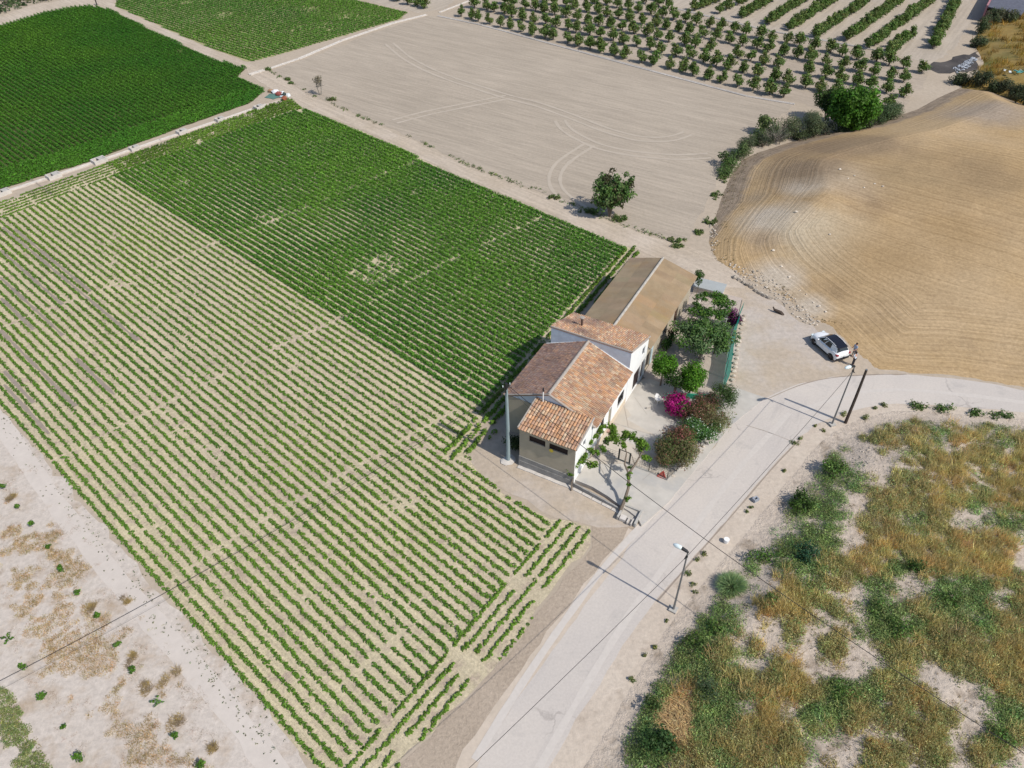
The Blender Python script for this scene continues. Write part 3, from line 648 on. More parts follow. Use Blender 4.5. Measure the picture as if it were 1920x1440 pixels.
# stray plants and seedlings at the field edges
def scatter_poly(poly, n):
    lo, hi = poly.min(0), poly.max(0); out = []
    while sum(map(len, out)) < n:
        P = rng.uniform(lo, hi, (n * 3, 2)); out.append(P[inside(P, poly)])
    return np.concatenate(out)[:n]
def tuft_mass(name, P, fz, n_leaf, rad, hgt, lsz, c, label=None, cat=None, mat='crop', size=None, blade=0, bw=.018):
    b = MB(); z = np.zeros(len(P)) if fz is None else np.maximum(fz(P), 0)
    size = np.ones(len(P)) if size is None else size
    if n_leaf:
        PP = np.repeat(np.c_[P, z], n_leaf, axis=0); sz = np.repeat(size, n_leaf); r = np.sqrt(rng.random(len(PP))) * rad * sz; th = rng.uniform(0, 6.283, len(PP))
        Q = PP + np.c_[r * np.cos(th), r * np.sin(th), hgt * sz * (1 - .7 * (r / (rad * sz)) ** 2) * rng.uniform(.3, 1.05, len(PP))]
        N = np.c_[np.cos(th) * .6, np.sin(th) * .6, np.full(len(PP), .8)] + rng.normal(size=(len(PP), 3)) * .4
        b.leaves(Q, lsz * rng.uniform(.6, 1.3, len(PP)), N, np.repeat(shades(len(P), c, .22, .12), n_leaf, axis=0) * np.exp(rng.normal(size=(len(PP), 1)) * .25), .5)
    if blade:
        PP = np.repeat(np.c_[P, z], blade, axis=0); sz = np.repeat(size, blade); r = np.sqrt(rng.random(len(PP))) * rad * sz; th = rng.uniform(0, 6.283, len(PP))
        Q = PP + np.c_[r * np.cos(th), r * np.sin(th), np.full(len(PP), -.03)]
        b.blades(Q, hgt * sz * rng.uniform(.55, 1.2, len(PP)), bw * rng.uniform(.6, 1.5, len(PP)), rng.uniform(.1, .75, len(PP)), np.repeat(shades(len(P), c, .22, .10), blade, axis=0) * np.exp(rng.normal(size=(len(PP), 1)) * .2))
    return meta(b.build(name, MT[mat]), label, cat, kind='stuff')

# ------------------------------------------------------------------ buildings
HK = 48.5 / 55.0
HAZ = math.radians(61.13)
E1 = np.array([math.cos(HAZ), math.sin(HAZ), 0]); E2 = np.array([-E1[1], E1[0], 0]); HO = np.array([5.83 * HK, 46.99 * HK, 0])
def hpt(s, t, z=0.0): return HO + E1 * s + E2 * t + np.array([0, 0, z])
def hst(w): d = np.array(w) - HO; return float(d @ E1), float(d @ E2)
def yard_z(s, t): return np.maximum(.06, .52 - .018 * np.maximum(s, 0) + .045 * np.minimum(t, 0))
def ypt(u, v, dz=0.0):
    """surveyed point on the yard's sloping floor (or dz above it)"""
    z = .3
    for _ in range(10):
        w = spot(u, v, z + dz); s, t = hst(w); z = float(yard_z(s, t))
    return np.array([w[0], w[1], z])

def yard_sheet(name, uv, m, lift=0.0, skirt=.9):
    P = np.array([ypt(u, v)[:2] for u, v in uv]); Q = rough_outline(P, .02, .8)
    lo, hi = Q.min(0), Q.max(0); st = .7
    b = MB(); n = len(Q)
    zz = np.array([float(yard_z(*hst((x, y, 0)))) for x, y in Q]) + lift
    me = bpy.data.meshes.new(name)
    V = [(x, y, z) for (x, y), z in zip(Q, zz)] + [(x, y, -.2) for x, y in Q]
    me.from_pydata(V, [], [[i, n + i, n + (i + 1) % n, (i + 1) % n] for i in range(n)])
    import bmesh
    bm = bmesh.new(); bm.from_mesh(me); bm.verts.ensure_lookup_table()
    f = bm.faces.new([bm.verts[i] for i in range(n)]); bmesh.ops.triangulate(bm, faces=[f]); bmesh.ops.recalc_face_normals(bm, faces=bm.faces[:])
    bm.to_mesh(me); bm.free(); me.materials.append(m)
    return meta(link(name, me), kind='structure')
yard_sheet('yard_slab', [(1078, 899), (1112, 913), (1140, 930), (1165, 950), (1180, 958), (1196, 972), (1203, 985), (1256, 940), (1269, 923), (1318, 863), (1369, 799), (1420, 758), (1436, 746), (1384, 728), (1352, 742), (1312, 742), (1250, 744), (1222, 722), (1212, 708), (1150, 740), (1100, 840)], MT['slab'])
yard_sheet('patio', [(1082, 893), (1112, 846), (1159, 862), (1216, 884), (1250, 900), (1264, 884), (1290, 864), (1318, 836), (1344, 790), (1350, 745), (1312, 742), (1250, 744), (1222, 722), (1212, 708), (1150, 740)], MT['patio'], .006)
yard_sheet('garden_floor', [(1222, 721), (1250, 743), (1312, 741), (1352, 741), (1362, 733), (1380, 600), (1392, 560), (1350, 548), (1300, 545), (1240, 640), (1205, 705)], MT['garden'], .004)

mbj = MB()
for a_, b_ in [((1140, 790), (1262, 828)), ((1190, 745), (1240, 815)), ((1118, 862), (1150, 920)), ((1165, 735), (1178, 800)), ((1205, 900), (1262, 850))]:
    p, q = ypt(*a_), ypt(*b_); n_ = 12
    for k in range(n_):
        u_, v_ = p + (q - p) * k / n_, p + (q - p) * (k + 1) / n_; e_ = np.array([-(v_ - u_)[1], (v_ - u_)[0], 0]); e_ = e_ / np.linalg.norm(e_) * .010; h_ = np.array([0, 0, .014])
        u_[2] = yard_z(*hst(u_)); v_[2] = yard_z(*hst(v_)); mbj.add([u_ - e_ + h_, v_ - e_ + h_, v_ + e_ + h_, u_ + e_ + h_], [[0, 1, 2, 3]])
meta(mbj.build('slab_joints', MT['wet']), kind='structure')

house = empty('farmhouse', HO, HAZ, 'low whitewashed farmhouse with three clay tile roofs beside the crop rows', 'house')
barn = empty('barn', HO, HAZ, 'long barn with ochre corrugated roof joined behind the farmhouse', 'barn')
LA, WA, HA0, HA1 = 3.35, 5.19, 4.58, 5.19
M0 = LA; M1 = LA + 8.09; WM, RID, HR, HL, HRG = 8.17, 4.12, 4.44, 4.37, 6.17
T1 = M1 + 4.95; WT, HT0, HT1 = 7.94, 6.43, 4.72
B0, B1 = T1, T1 + 14.1; BS, BW, BRID, BHR, BHL, BRG = -.43, 7.29, 3.64, 3.52, 3.64, 4.65

def wall(parent, name, p0, p1, prof, mat, openings=(), depth=.22, zb=-.2, inward=None):
    """upright wall from p0 to p1 (plan s,t); prof = [(distance, height)...]; openings = (a, b, z0, z1) with real reveals"""
    p0 = np.array(p0, float); p1 = np.array(p1, float); d = p1 - p0; L = np.hypot(*d); d /= L
    nin = np.array([-d[1], d[0]]) if inward is None else np.array(inward, float)
    def W(a, z, k=0.0): q = p0 + d * a + nin * k; return (q[0], q[1], z)
    b = MB()
    hmin = min(h for _, h in prof) - .001
    xs = sorted({0.0, L, *[o[0] for o in openings], *[o[1] for o in openings]}); zs = sorted({zb, hmin, *[o[2] for o in openings], *[o[3] for o in openings]})
    for a0, a1 in zip(xs[:-1], xs[1:]):
        for z0, z1 in zip(zs[:-1], zs[1:]):
            ac, zc = (a0 + a1) / 2, (z0 + z1) / 2
            if any(o[0] < ac < o[1] and o[2] < zc < o[3] for o in openings): continue
            b.add([W(a0, z0), W(a1, z0), W(a1, z1), W(a0, z1)], [[0, 1, 2, 3]])
    for a0, a1, z0, z1 in openings:
        o = [(a0, z0), (a1, z0), (a1, z1), (a0, z1)]
        for i in range(4):
            (xa, za), (xb, zb2) = o[i], o[(i + 1) % 4]
            b.add([W(xa, za), W(xb, zb2), W(xb, zb2, depth), W(xa, za, depth)], [[0, 1, 2, 3]])
    pr = [(0, hmin)] + list(prof) + [(L, hmin)]
    V = [W(a, h) for a, h in [(0, hmin), (L, hmin)] + list(reversed(prof))]
    b.add(V, [np.arange(len(V))])
    # thickness
    pts = list(prof); 
    for (a0, h0), (a1, h1) in zip(pts[:-1], pts[1:]): b.add([W(a0, h0), W(a1, h1), W(a1, h1, depth), W(a0, h0, depth)], [[0, 1, 2, 3]])
    Vb = [W(a, h, depth) for a, h in [(0, zb), (L, zb)] + list(reversed(prof))]
    if not openings: b.add(Vb, [np.arange(len(Vb))[::-1]])
    return b.build(name, mat, parent)

def window(parent, p0, d, nin, a0, a1, z0, z1, bars=0, frame='white', pane='glass', depth=.16, name='window', shutter=False, cross=True):
    p0 = np.array(p0, float); d = np.array(d, float); nin = np.array(nin, float); t = .06
    rz = math.atan2(d[1], d[0])
    def C(a, z, k): q = p0 + d * a + nin * k; return (q[0], q[1], z)
    f = MB(); w, h = a1 - a0, z1 - z0; ac, zc = (a0 + a1) / 2, (z0 + z1) / 2
    f.box(C(ac, z0 + t / 2, depth - .02), (w, .07, t), rz); f.box(C(ac, z1 - t / 2, depth - .02), (w, .07, t), rz)
    f.box(C(a0 + t / 2, zc, depth - .02), (t, .07, h - 2 * t), rz); f.box(C(a1 - t / 2, zc, depth - .02), (t, .07, h - 2 * t), rz)
    if cross: f.box(C(ac, zc, depth - .02), (t * .8, .06, h - 2 * t), rz)
    fo = f.build(name, MT[frame], parent)
    g = MB(); g.box(C(ac, zc, depth + .03), (w - .01, .03, h - .01), rz); g.build('pane', MT[pane], fo)
    if bars:
        k = MB()
        for i in range(bars): k.box(C(a0 + w * (i + .5) / bars, zc, .03), (.03, .03, h - .02), rz)
        k.box(C(ac, zc + h * .2, .03), (w - .02, .025, .04), rz); k.box(C(ac, zc - h * .2, .03), (w - .02, .025, .04), rz)
        k.build('window_bars', MT['iron'], fo)
    if shutter:
        for i in range(int(h / .11)):
            s = MB(); s.box(C(ac, z0 + .09 + i * .11, depth - .05), (w - 2 * t, .05, .07), rz); s.build('slat', MT['shutter'], fo)
    return fo

# --- front wing (annex)
FY = yard_z(0, 0)
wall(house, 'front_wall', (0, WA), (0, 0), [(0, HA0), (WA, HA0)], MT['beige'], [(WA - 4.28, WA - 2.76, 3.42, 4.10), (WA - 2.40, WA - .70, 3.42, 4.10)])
for a0, a1 in ((WA - 4.28, WA - 2.76), (WA - 2.40, WA - .70)):
    window(house, (0, WA), (0, -1), (1, 0), a0, a1, 3.42, 4.10, frame='shutter', pane='dark', shutter=True)
wall(house, 'side_wall', (0, 0), (LA - .01, 0), [(0, HA0), (LA - .01, HA1)], MT['white'], [(1.55, 2.02, 3.30, 3.98)])
window(house, (0, 0), (1, 0), (0, 1), 1.55, 2.02, 3.30, 3.98, frame='iron')
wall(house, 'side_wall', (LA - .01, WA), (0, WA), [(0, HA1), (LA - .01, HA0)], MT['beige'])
b = MB(); b.box((-.05, WA / 2, .22), (.12, WA + .04, .95)); b.box((-.03, WA / 2, .95), (.08, WA + .03, .5), taper=1.0); b.build('plinth', MT['plinth'], house)
k = MB()
for i in range(6): k.box((-.28 - .02 * (i % 2), .45 + i * .86, .05), (.32, .862, .10 + .01 * (i % 2)))
k.build('kerb_strip', MT['kerb'], house)
b = MB(); b.tube([(-.10, 2.05, 3.42), (-.10, 2.05, 3.37)], .2, 12); b.tube([(-.14, 2.05, 3.30), (-.10, 2.05, 3.30)], .17, 14)
yd = MB(); yd.tube([(-.16, 2.12, 3.45), (-.12, 2.12, 3.45)], [.19, .17], 16); o = yd.build('wall_plate', MT['yellow'], house)

# --- main house
fac = [(9.26 - M0, 10.72 - M0, 1.35, 2.70), (7.10 - M0, 7.76 - M0, .45, 2.95), (5.20 - M0, 5.98 - M0, 1.90, 3.10)]
wall(house, 'facade_wall', (M0, -.04), (M1 - .005, -.04), [(0, HR), (M1 - M0 - .005, HR)], MT['white'], fac)
window(house, (M0, -.04), (1, 0), (0, 1), *fac[0], bars=6, frame='shutter'); window(house, (M0, -.04), (1, 0), (0, 1), *fac[2], bars=4, frame='shutter')
d = MB(); a0, a1, z0, z1 = fac[1]
d.box((M0 + (a0 + a1) / 2, .10, (z0 + z1) / 2), (a1 - a0 - .01, .05, z1 - z0 - .01)); do = d.build('front_door', plain('olive_curtain', (.30, .26, .17), .9), house)
h = MB(); h.box((M0 + a0 + .1, .06, 1.5), (.04, .06, .12)); h.build('handle', MT['iron'], do)
s = MB(); s.box((M0 + (a0 + a1) / 2, -.22, .47), (1.1, .35, .14)); s.build('door_step', plain('pink_step', (.42, .27, .23), .8), house)
pl = MB(); pl.box((M0 + 4.0, -.065, .55), (8.1, .05, .9)); pl.build('base_band', MT['cream'], house)
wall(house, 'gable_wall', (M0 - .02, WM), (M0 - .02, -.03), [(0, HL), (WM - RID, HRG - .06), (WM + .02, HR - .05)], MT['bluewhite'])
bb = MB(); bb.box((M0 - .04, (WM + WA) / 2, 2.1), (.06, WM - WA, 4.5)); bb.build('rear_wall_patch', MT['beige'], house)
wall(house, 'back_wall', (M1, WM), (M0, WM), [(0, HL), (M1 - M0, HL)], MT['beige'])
# --- tall part
tw = [(13.10 - M1, 14.85 - M1, .30, 2.55), (15.10 - M1, 15.85 - M1, .30, 2.55), (14.80 - M1, 15.5 - M1, 3.45, 4.45)]
wall(house, 'tall_wall', (M1, -.06), (T1, -.06), [(0, HT0), (T1 - M1, HT1)], MT['white'], tw)
window(house, (M1, -.06), (1, 0), (0, 1), *tw[2], frame='galv', pane='glass')
g_ = MB(); a0, a1, z0, z1 = tw[0]; g_.box((M1 + (a0 + a1) / 2, .08, (z0 + z1) / 2), (a1 - a0 - .01, .05, z1 - z0 - .01)); g_.build('garage_door', MT['shutter'], house)
g_ = MB(); a0, a1, z0, z1 = tw[1]; g_.box((M1 + (a0 + a1) / 2, .08, (z0 + z1) / 2), (a1 - a0 - .01, .05, z1 - z0 - .01)); dd = g_.build('side_door', MT['door'], house)
h = MB(); h.box((M1 + a0 + .12, .04, 1.35), (.04, .06, .12)); h.build('handle', MT['iron'], dd)
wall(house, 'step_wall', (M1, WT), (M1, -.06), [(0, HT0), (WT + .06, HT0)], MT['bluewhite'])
wall(house, 'back_wall', (T1, WT), (M1, WT), [(0, HT1), (T1 - M1, HT0)], MT['white'])
wall(house, 'rear_wall', (T1, -.06), (T1, WT), [(0, HT1), (WT + .06, HT1)], MT['white'])
pb = MB(); pb.box((M1 + 2.48, -.085, .5), (1.4, .05, .7)); 

# --- clay tile roofs: every barrel tile is real geometry
TP = [(.50, .305, .19), (.47, .275, .165), (.54, .355, .22), (.43, .27, .185), (.46, .33, .235), (.52, .29, .16), (.40, .245, .17), (.50, .38, .265)]
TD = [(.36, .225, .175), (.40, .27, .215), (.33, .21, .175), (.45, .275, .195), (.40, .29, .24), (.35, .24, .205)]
def tile_roof(parent, p_eave, u, v, width, length, pal, name='roof', cw=.225, tl=.37, over=.12, dirt=None, thick=.14):
    """p_eave = lower corner, u = along the eave (unit), v = up the slope (unit)"""
    p = np.array(p_eave, float); u = np.array(u, float); v = np.array(v, float); nrm = np.cross(u, v); nrm /= np.linalg.norm(nrm)
    if nrm[2] < 0: nrm = -nrm
    b = MB(); q = [p, p + u * width, p + u * width + v * length, p + v * length]
    b.add(q + [x - nrm * thick for x in q], [[[0, 1, 2, 3], [4, 7, 6, 5], [0, 4, 5, 1], [1, 5, 6, 2], [2, 6, 7, 3], [3, 7, 4, 0]]])
    ro = b.build(name, MT['tilebase'], parent)
    nc = int(width / cw); nr = int(math.ceil(length / tl)); T = MB(); an = np.linspace(0, np.pi, 6); cwid = width / nc
    for i in range(nc):
        for j in range(nr):
            y0 = j * tl - (over if j == 0 else .05); y1 = min((j + 1) * tl, length - .01)
            if y1 - y0 < .08: continue
            cx = (i + .5) * cwid + rng.normal() * .008; r0, r1 = cwid * .50, cwid * .40; lift0 = .035 + rng.normal() * .006
            tw_ = rng.normal() * .012
            V = []
            for yy, r, l in ((y0, r0, lift0), (y1, r1, .0)):
                base = p + u * (cx + tw_ * (yy - y0)) + v * (yy + (rng.normal() * .012 if yy == y0 else 0)) + nrm * (l + .005)
                V += [base + u * (math.cos(a) * r) + nrm * (math.sin(a) * r * .85) for a in an]
            V += [V[k] - nrm * .02 for k in range(6)]
            F = [[k, k + 1, 7 + k, 6 + k] for k in range(5)]; F2 = [[k, 12 + k, 13 + k, k + 1] for k in range(5)]
            c = np.array(pal[rng.integers(len(pal))]) * math.exp(rng.normal() * .12)
            if dirt is not None:
                w = dirt(i / nc, j / nr); c = c * (1 - w) + np.array((.17, .115, .10)) * math.exp(rng.normal() * .2) * w
            T.add(V, [F + F2], np.tile(c, (18, 1)))
    tt = T.build('roof_tiles', MT['tile'], ro); tt['kind'] = 'stuff'
    return ro
def slope(parent, a, b_, c, pal, **kw):
    """a,b_ = eave ends; c = upper point above a"""
    a, b_, c = map(lambda q: np.array(q, float), (a, b_, c)); u = b_ - a; w = np.linalg.norm(u); v = c - a; l = np.linalg.norm(v)
    return tile_roof(parent, a, u / w, v / l, w, l, pal, **kw)
slope(house, (-.12, WA + .10, HA0 + .0), (-.12, -.10, HA0 + .0), (LA - .03, WA + .10, HA1 + .06), TP, cw=.26, tl=.42)
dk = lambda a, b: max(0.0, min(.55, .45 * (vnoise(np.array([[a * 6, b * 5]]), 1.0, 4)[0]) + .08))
lt = lambda a, b: max(0.0, min(.5, 1.3 * (vnoise(np.array([[a * 6 + 9, b * 6]]), 1.0, 8)[0] - .62)))
tk = lambda a, b: max(0.0, min(.85, 2.0 * (vnoise(np.array([[a * 6 + 3, b * 4]]), 1.0, 12)[0] - .45)))
slope(house, (M0 - .10, -.32, HR - .14), (M1 - .02, -.32, HR - .14), (M0 - .10, RID, HRG), TP, dirt=lt, cw=.19, tl=.32)
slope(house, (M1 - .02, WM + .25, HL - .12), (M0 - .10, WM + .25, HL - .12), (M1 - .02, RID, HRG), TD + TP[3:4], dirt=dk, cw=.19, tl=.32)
slope(house, (T1 + .12, -.10, HT1 + .02), (T1 + .12, WT + .10, HT1 + .02), (M1 + .03, -.10, HT0 + .07), TP + TD[3:4], dirt=tk, cw=.19, tl=.32)
b = MB(); b.tube([(M0 - .12, RID, HRG + .03), (M1 - .03, RID, HRG + .03)], .15, 8); b.build('ridge', MT['mortar'], house)
b = MB(); b.tube([(M1 + .06, -.10, HT0 + .06), (M1 + .06, WT + .10, HT0 + .06)], .07, 6); b.build('ridge', MT['mortar'], house)
for y, sgn in ((-.10, 1), (WA + .10, 1)):
    b = MB(); b.tube([(-.14, y, HA0 + .06), (LA - .03, y, HA1 + .12)], .085, 6); b.build('verge_tile_line', MT['mortar'], house)
b = MB(); b.box((M1 + 2.5, -.10, (HT0 + HT1) / 2 - 0.1), (.02, .02, .02)); 
b = MB(); b.tube([(M1 + .02, -.12, HT0 + .10), (T1 + .12, -.12, HT1 + .10)], .07, 6); b.build('verge_tile_line', MT['mortar'], house)
b = MB(); b.tube([(M0 - .12, RID, HRG + .04), (M0 - .12, -.3, HR - .10)], .085, 6); b.build('verge_tile_line', MT['mortar'], house)
b = MB(); b.tube([(M0 - .12, RID, HRG + .04), (M0 - .12, WM + .25, HL - .07)], .07, 6); b.build('verge_tile_line', MT['mortar'], house)
b = MB(); b.tube([(M1 - .02, RID + .1, HRG + .02), (M1 - .02, -.3, HR - .02)], .05, 5); b.tube([(M1 - .02, RID, HRG), (M1 - .02, WM + .2, HL)], .04, 5); b.build('roof_flashing', MT['white'], house)
# chimney pipe on the tall part, vent pipe on the gable
cs, ct = 13.9, 5.9; cz = HT0 - (cs - M1) * (HT0 - HT1) / 4.95
b = MB(); b.cyl((cs, ct, cz - .1), .11, 1.15, 10); ch = b.build('chimney', plain('rusty_pipe', (.12, .075, .06), .8), house)
b = MB(); b.cyl((cs, ct, cz + 1.05), .24, .07, 14, r2=.22); b.build('cap', MT['mortar'], ch)
b = MB(); b.cyl((M0 - .25, RID + .45, HA1), .055, 1.25, 8); vp = b.build('vent_pipe', MT['chairw'], house)
b = MB(); b.cyl((M0 - .25, RID + .45, HA1 + 1.25), .07, .35, 8); b.build('vent_pipe_top', MT['iron'], house)

# --- barn: corrugated sheets, each one a piece
wall(barn, 'barn_wall', (B0 + .02, .02), (B1 - .15, .02), [(0, BHR - .12), (B1 - B0 - .17, BHR - .12)], MT['beige'],
     [(.35, 1.35, .3, 2.2), (5.0, 6.4, .9, 2.3), (8.6, 9.8, .3, 2.3)])
wall(barn, 'barn_wall', (B1 - .15, BW - .2), (B0, BW - .2), [(0, BHL - .12), (B1 - B0 - .15, BHL - .12)], MT['beige'])
wall(barn, 'barn_wall', (B1 - .16, .02), (B1 - .16, BW - .2), [(0, BHR - .15), (BRID, BRG - .08), (BW - .22, BHL - .12)], MT['beige'])
for a0, a1, z0, z1, mm in ((.35, 1.35, .3, 2.2, 'dark'), (8.6, 9.8, .3, 2.3, 'door')):
    d = MB(); d.box((B0 + .02 + (a0 + a1) / 2, .16, (z0 + z1) / 2), (a1 - a0, .05, z1 - z0)); d.build('barn_door', MT[mm], barn)
window(barn, (B0 + .02, .02), (1, 0), (0, 1), 5.0, 6.4, .9, 2.3, frame='galv')
b = MB(); b.box((B0 + 1.75, -.03, 1.3), (.55, .08, 2.0)); b.build('open_shutter', plain('pale_blue_paint', (.42, .52, .56), .7), barn)
b = MB(); b.tube([(B0 + .1, -.20, BHR - .25), (B1 - .2, -.20, BHR - .27)], .05, 6); b.build('gutter', MT['galv'], barn)
def corrugated(parent, a, c, width, pal, seg=40):
    a = np.array(a, float); c = np.array(c, float); v = c - a; L = np.linalg.norm(v); v /= L; u = np.array([1.0, 0, 0]); nrm = np.cross(u, v); nrm *= np.sign(nrm[2])
    me = None; rows = 2; nsh = 13; w = width / nsh; obs = []
    for r in range(rows):
        y0 = r * L / rows - (.10 if r else 0); y1 = (r + 1) * L / rows; lift = .0 + .018 * (0 if r else 0)
        b = MB(); xs = np.linspace(-.04, w + .04, seg); prof = .028 * np.sin(xs / .155 * 2 * np.pi)
        V = [u * x + v * y + nrm * (p + (.02 if r else .0) - (y - y0) / (y1 - y0) * .0) for y in (y0, y1) for x, p in zip(xs, prof)]
        V += [q - nrm * .012 for q in V]
        n = seg; F = [[i, i + 1, n + i + 1, n + i] for i in range(n - 1)] + [[2 * n + i, 3 * n + i, 3 * n + i + 1, 2 * n + i + 1] for i in range(n - 1)] + [[i, 2 * n + i, 2 * n + i + 1, i + 1] for i in range(n - 1)]
        for j in range(nsh):
            col = np.array(pal) * math.exp(rng.normal() * .055) * (1 + rng.normal(size=3) * .015)
            b2 = MB(); b2.add(np.array(V) + a + u * (j * w) + nrm * (.004 * (j % 2)), [F], col * np.ones((len(V), 1)))
            b2.build('roof_sheet', MT['fibre'], parent, smooth=False)
corrugated(barn, (B0 - .25 + .30, BS, BHR), (B0 + .05, BRID, BRG), B1 - B0 - .05, (.98, .92, .84))
corrugated(barn, (B0 + .05, BW + .1, BHL - .04), (B0 + .05, BRID, BRG), B1 - B0 - .05, (.96, .94, .90))
b = MB(); b.tube([(B0 + .05, BRID, BRG + .05), (B1, BRID, BRG + .05)], .14, 8); b.build('ridge_cap', plain('grey_ridge', (.40, .37, .33), .9, var=.2, scale=3), barn)

# front retaining wall of the yard, culvert box, cistern
rw = empty('retaining_wall', hpt(0, 0), HAZ, 'low grey concrete wall holding the yard up beside the front path', 'wall')
tEnd = hst(ypt(1168, 955)); nseg = 6
b = MB()
w0 = np.array([0.0, -.05]); w1 = np.array(tEnd)
for i in range(nseg):
    p0 = w0 + (w1 - w0) * i / nseg; p1 = w0 + (w1 - w0) * (i + 1) / nseg; z0 = float(yard_z(*p0)); c = (p0 + p1) / 2; dv = p1 - p0
    b.box((c[0] - .06, c[1], z0 / 2 - .05), (np.hypot(*dv), .14, z0 + .08), math.atan2(dv[1], dv[0]))
b.build('wall_body', MT['plinth'], rw)
b = MB()
for i in range(5):
    p0 = w0 + (w1 - w0) * (i + .05) / 5; p1 = w0 + (w1 - w0) * (i + .97) / 5; c = (p0 + p1) / 2; dv = p1 - p0
    b.box((c[0] - .28, c[1], .04), (np.hypot(*dv), .26, .10 + .02 * (i % 2)), math.atan2(dv[1], dv[0]))
b.build('footing', MT['kerb'], rw)
cu = spot(1180, 968, .1); rz = HAZ - math.pi / 2
cv = empty('culvert_box', (cu[0], cu[1], 0), rz, 'open concrete culvert box with two slots at the corner of the yard', 'culvert')
b = MB(); b.box((-.75, 0, .18), (.14, 1.5, .55)); b.box((.75, .05, .2), (.16, 1.7, .6)); b.box((0, .7, .18), (1.36, .14, .55)); b.build('box_wall', MT['conc'], cv)
b = MB(); b.box((0, 0, .06), (1.38, 1.4, .08)); b.build('box_floor', MT['slab'], cv)
b = MB(); b.box((.1, -.55, .2), (.10, .6, .3)); b.box((.45, -.55, .2), (.10, .6, .3)); b.box((-.35, -.5, .2), (.5, .5, .28)); b.build('divider', MT['kerb'], cv)
c4 = [ypt(*p) for p in ((1300, 548), (1304, 533), (1357, 546), (1354, 563))]
cc = sum(c4) / 4; ax = c4[2] - c4[1]; ln = np.hypot(*ax[:2]); wd = np.hypot(*(c4[3] - c4[2])[:2]); rz = math.atan2(ax[1], ax[0])
ci = empty('cistern', (cc[0], cc[1], 0), rz, 'low grey concrete cistern slab behind the vine pergola', 'cistern')
b = MB(); b.box((0, 0, .45), (ln - .1, wd - .1, .9)); b.build('tank_wall', MT['kerb'], ci)
b = MB(); b.box((0, 0, .94), (ln + .1, wd + .1, .12)); b.build('top_slab', plain('cistern_top', (.36, .38, .38), .8, var=.06, scale=1.2), ci)

# ------------------------------------------------------------------ trees, bushes and weeds
def proj(w):
    d = np.asarray(w, float) - np.array([0, 0, CAMH]); z = d @ FWD
    return 960 + FOC * (d @ RGT) / z, 720 - FOC * (d @ UPV) / z

def crown_mesh(clumps, lsz, col, per=60, aspect=.55, var=.22, flowers=None, up=.35, shell=.55):
    """leaf-sized faces spread through a handful of clumps (centre, radii)"""
    b = MB()
    for c, r in clumps:
        c = np.array(c, float); r = np.array(r if np.ndim(r) else (r, r, r), float)
        n = int(2.7 * per * (r[0] * r[1] + r[0] * r[2] + r[1] * r[2]) / 3 + 6)
        d = rng.normal(size=(n, 3)); d /= np.linalg.norm(d, axis=1)[:, None]
        rad = rng.uniform(shell, 1.05, n)[:, None]
        lump = 1 + .22 * np.sin(d[:, :1] * 5 + c[0] * 3) * np.cos(d[:, 1:2] * 4 + c[1] * 3)
        P = c + d * r * rad * lump
        P[:, 2] = np.maximum(P[:, 2], .04)
        N = d + rng.normal(size=(n, 3)) * .55 + np.array([0, 0, up])
        cl = np.array(col[rng.integers(len(col))] if np.ndim(col[0]) else col) * math.exp(rng.normal() * .12)
        b.leaves(P, lsz * rng.uniform(.65, 1.3, n), N, shades(n, cl, var, .10), aspect)
        if flowers:
            fc, frac, fs = flowers; m = int(n * frac); k = rng.integers(0, n, m)
            b.leaves(P[k] + d[k] * .06 + [0, 0, .03], fs * rng.uniform(.7, 1.3, m), N[k], shades(m, fc, .2, .08), .8)
    return b
def ball_clumps(c, R, n, r, flat=1.0):
    c = np.array(c, float); out = []
    for i in range(n):
        d = rng.normal(size=3); d /= np.linalg.norm(d); q = c + d * np.array(R) * rng.uniform(.35, .85)
        out.append((q, (r * rng.uniform(.75, 1.25), r * rng.uniform(.75, 1.25), r * flat * rng.uniform(.75, 1.2))))
    return out
def plant(name, label, cat, base, clumps, lsz, col, limbs=(), per=60, group=None, bark='bark', crown_name='crown', trunk_name='trunk', **kw):
    o = empty(name, base, 0, label, cat, group)
    if limbs:
        t = MB()
        for pts, rad in limbs: t.tube(pts, rad, 6)
        t.build(trunk_name, MT[bark], o)
    crown_mesh(clumps, lsz, col, per, **kw).build(crown_name, MT['leaf'], o)
    return o
def stems(h, spread, n, r0=.05, z0=0.0):
    out = []
    for i in range(n):
        a = rng.uniform(0, 6.283); q = spread * rng.uniform(.4, 1)
        out.append(([(0, 0, z0 - .1), (math.cos(a) * q * .3, math.sin(a) * q * .3, h * .45), (math.cos(a) * q, math.sin(a) * q, h)], [r0, r0 * .7, r0 * .25]))
    return out
def copy_tree(o, loc, rz, sc, label=None):
    r = o.copy(); COL.objects.link(r); r.location = Vector([float(a) for a in loc]); r.rotation_euler = (0, 0, rz); r.scale = (sc, sc, sc)
    if label: r['label'] = label
    for ch in o.children:
        c = ch.copy(); COL.objects.link(c); c.parent = r
    return r

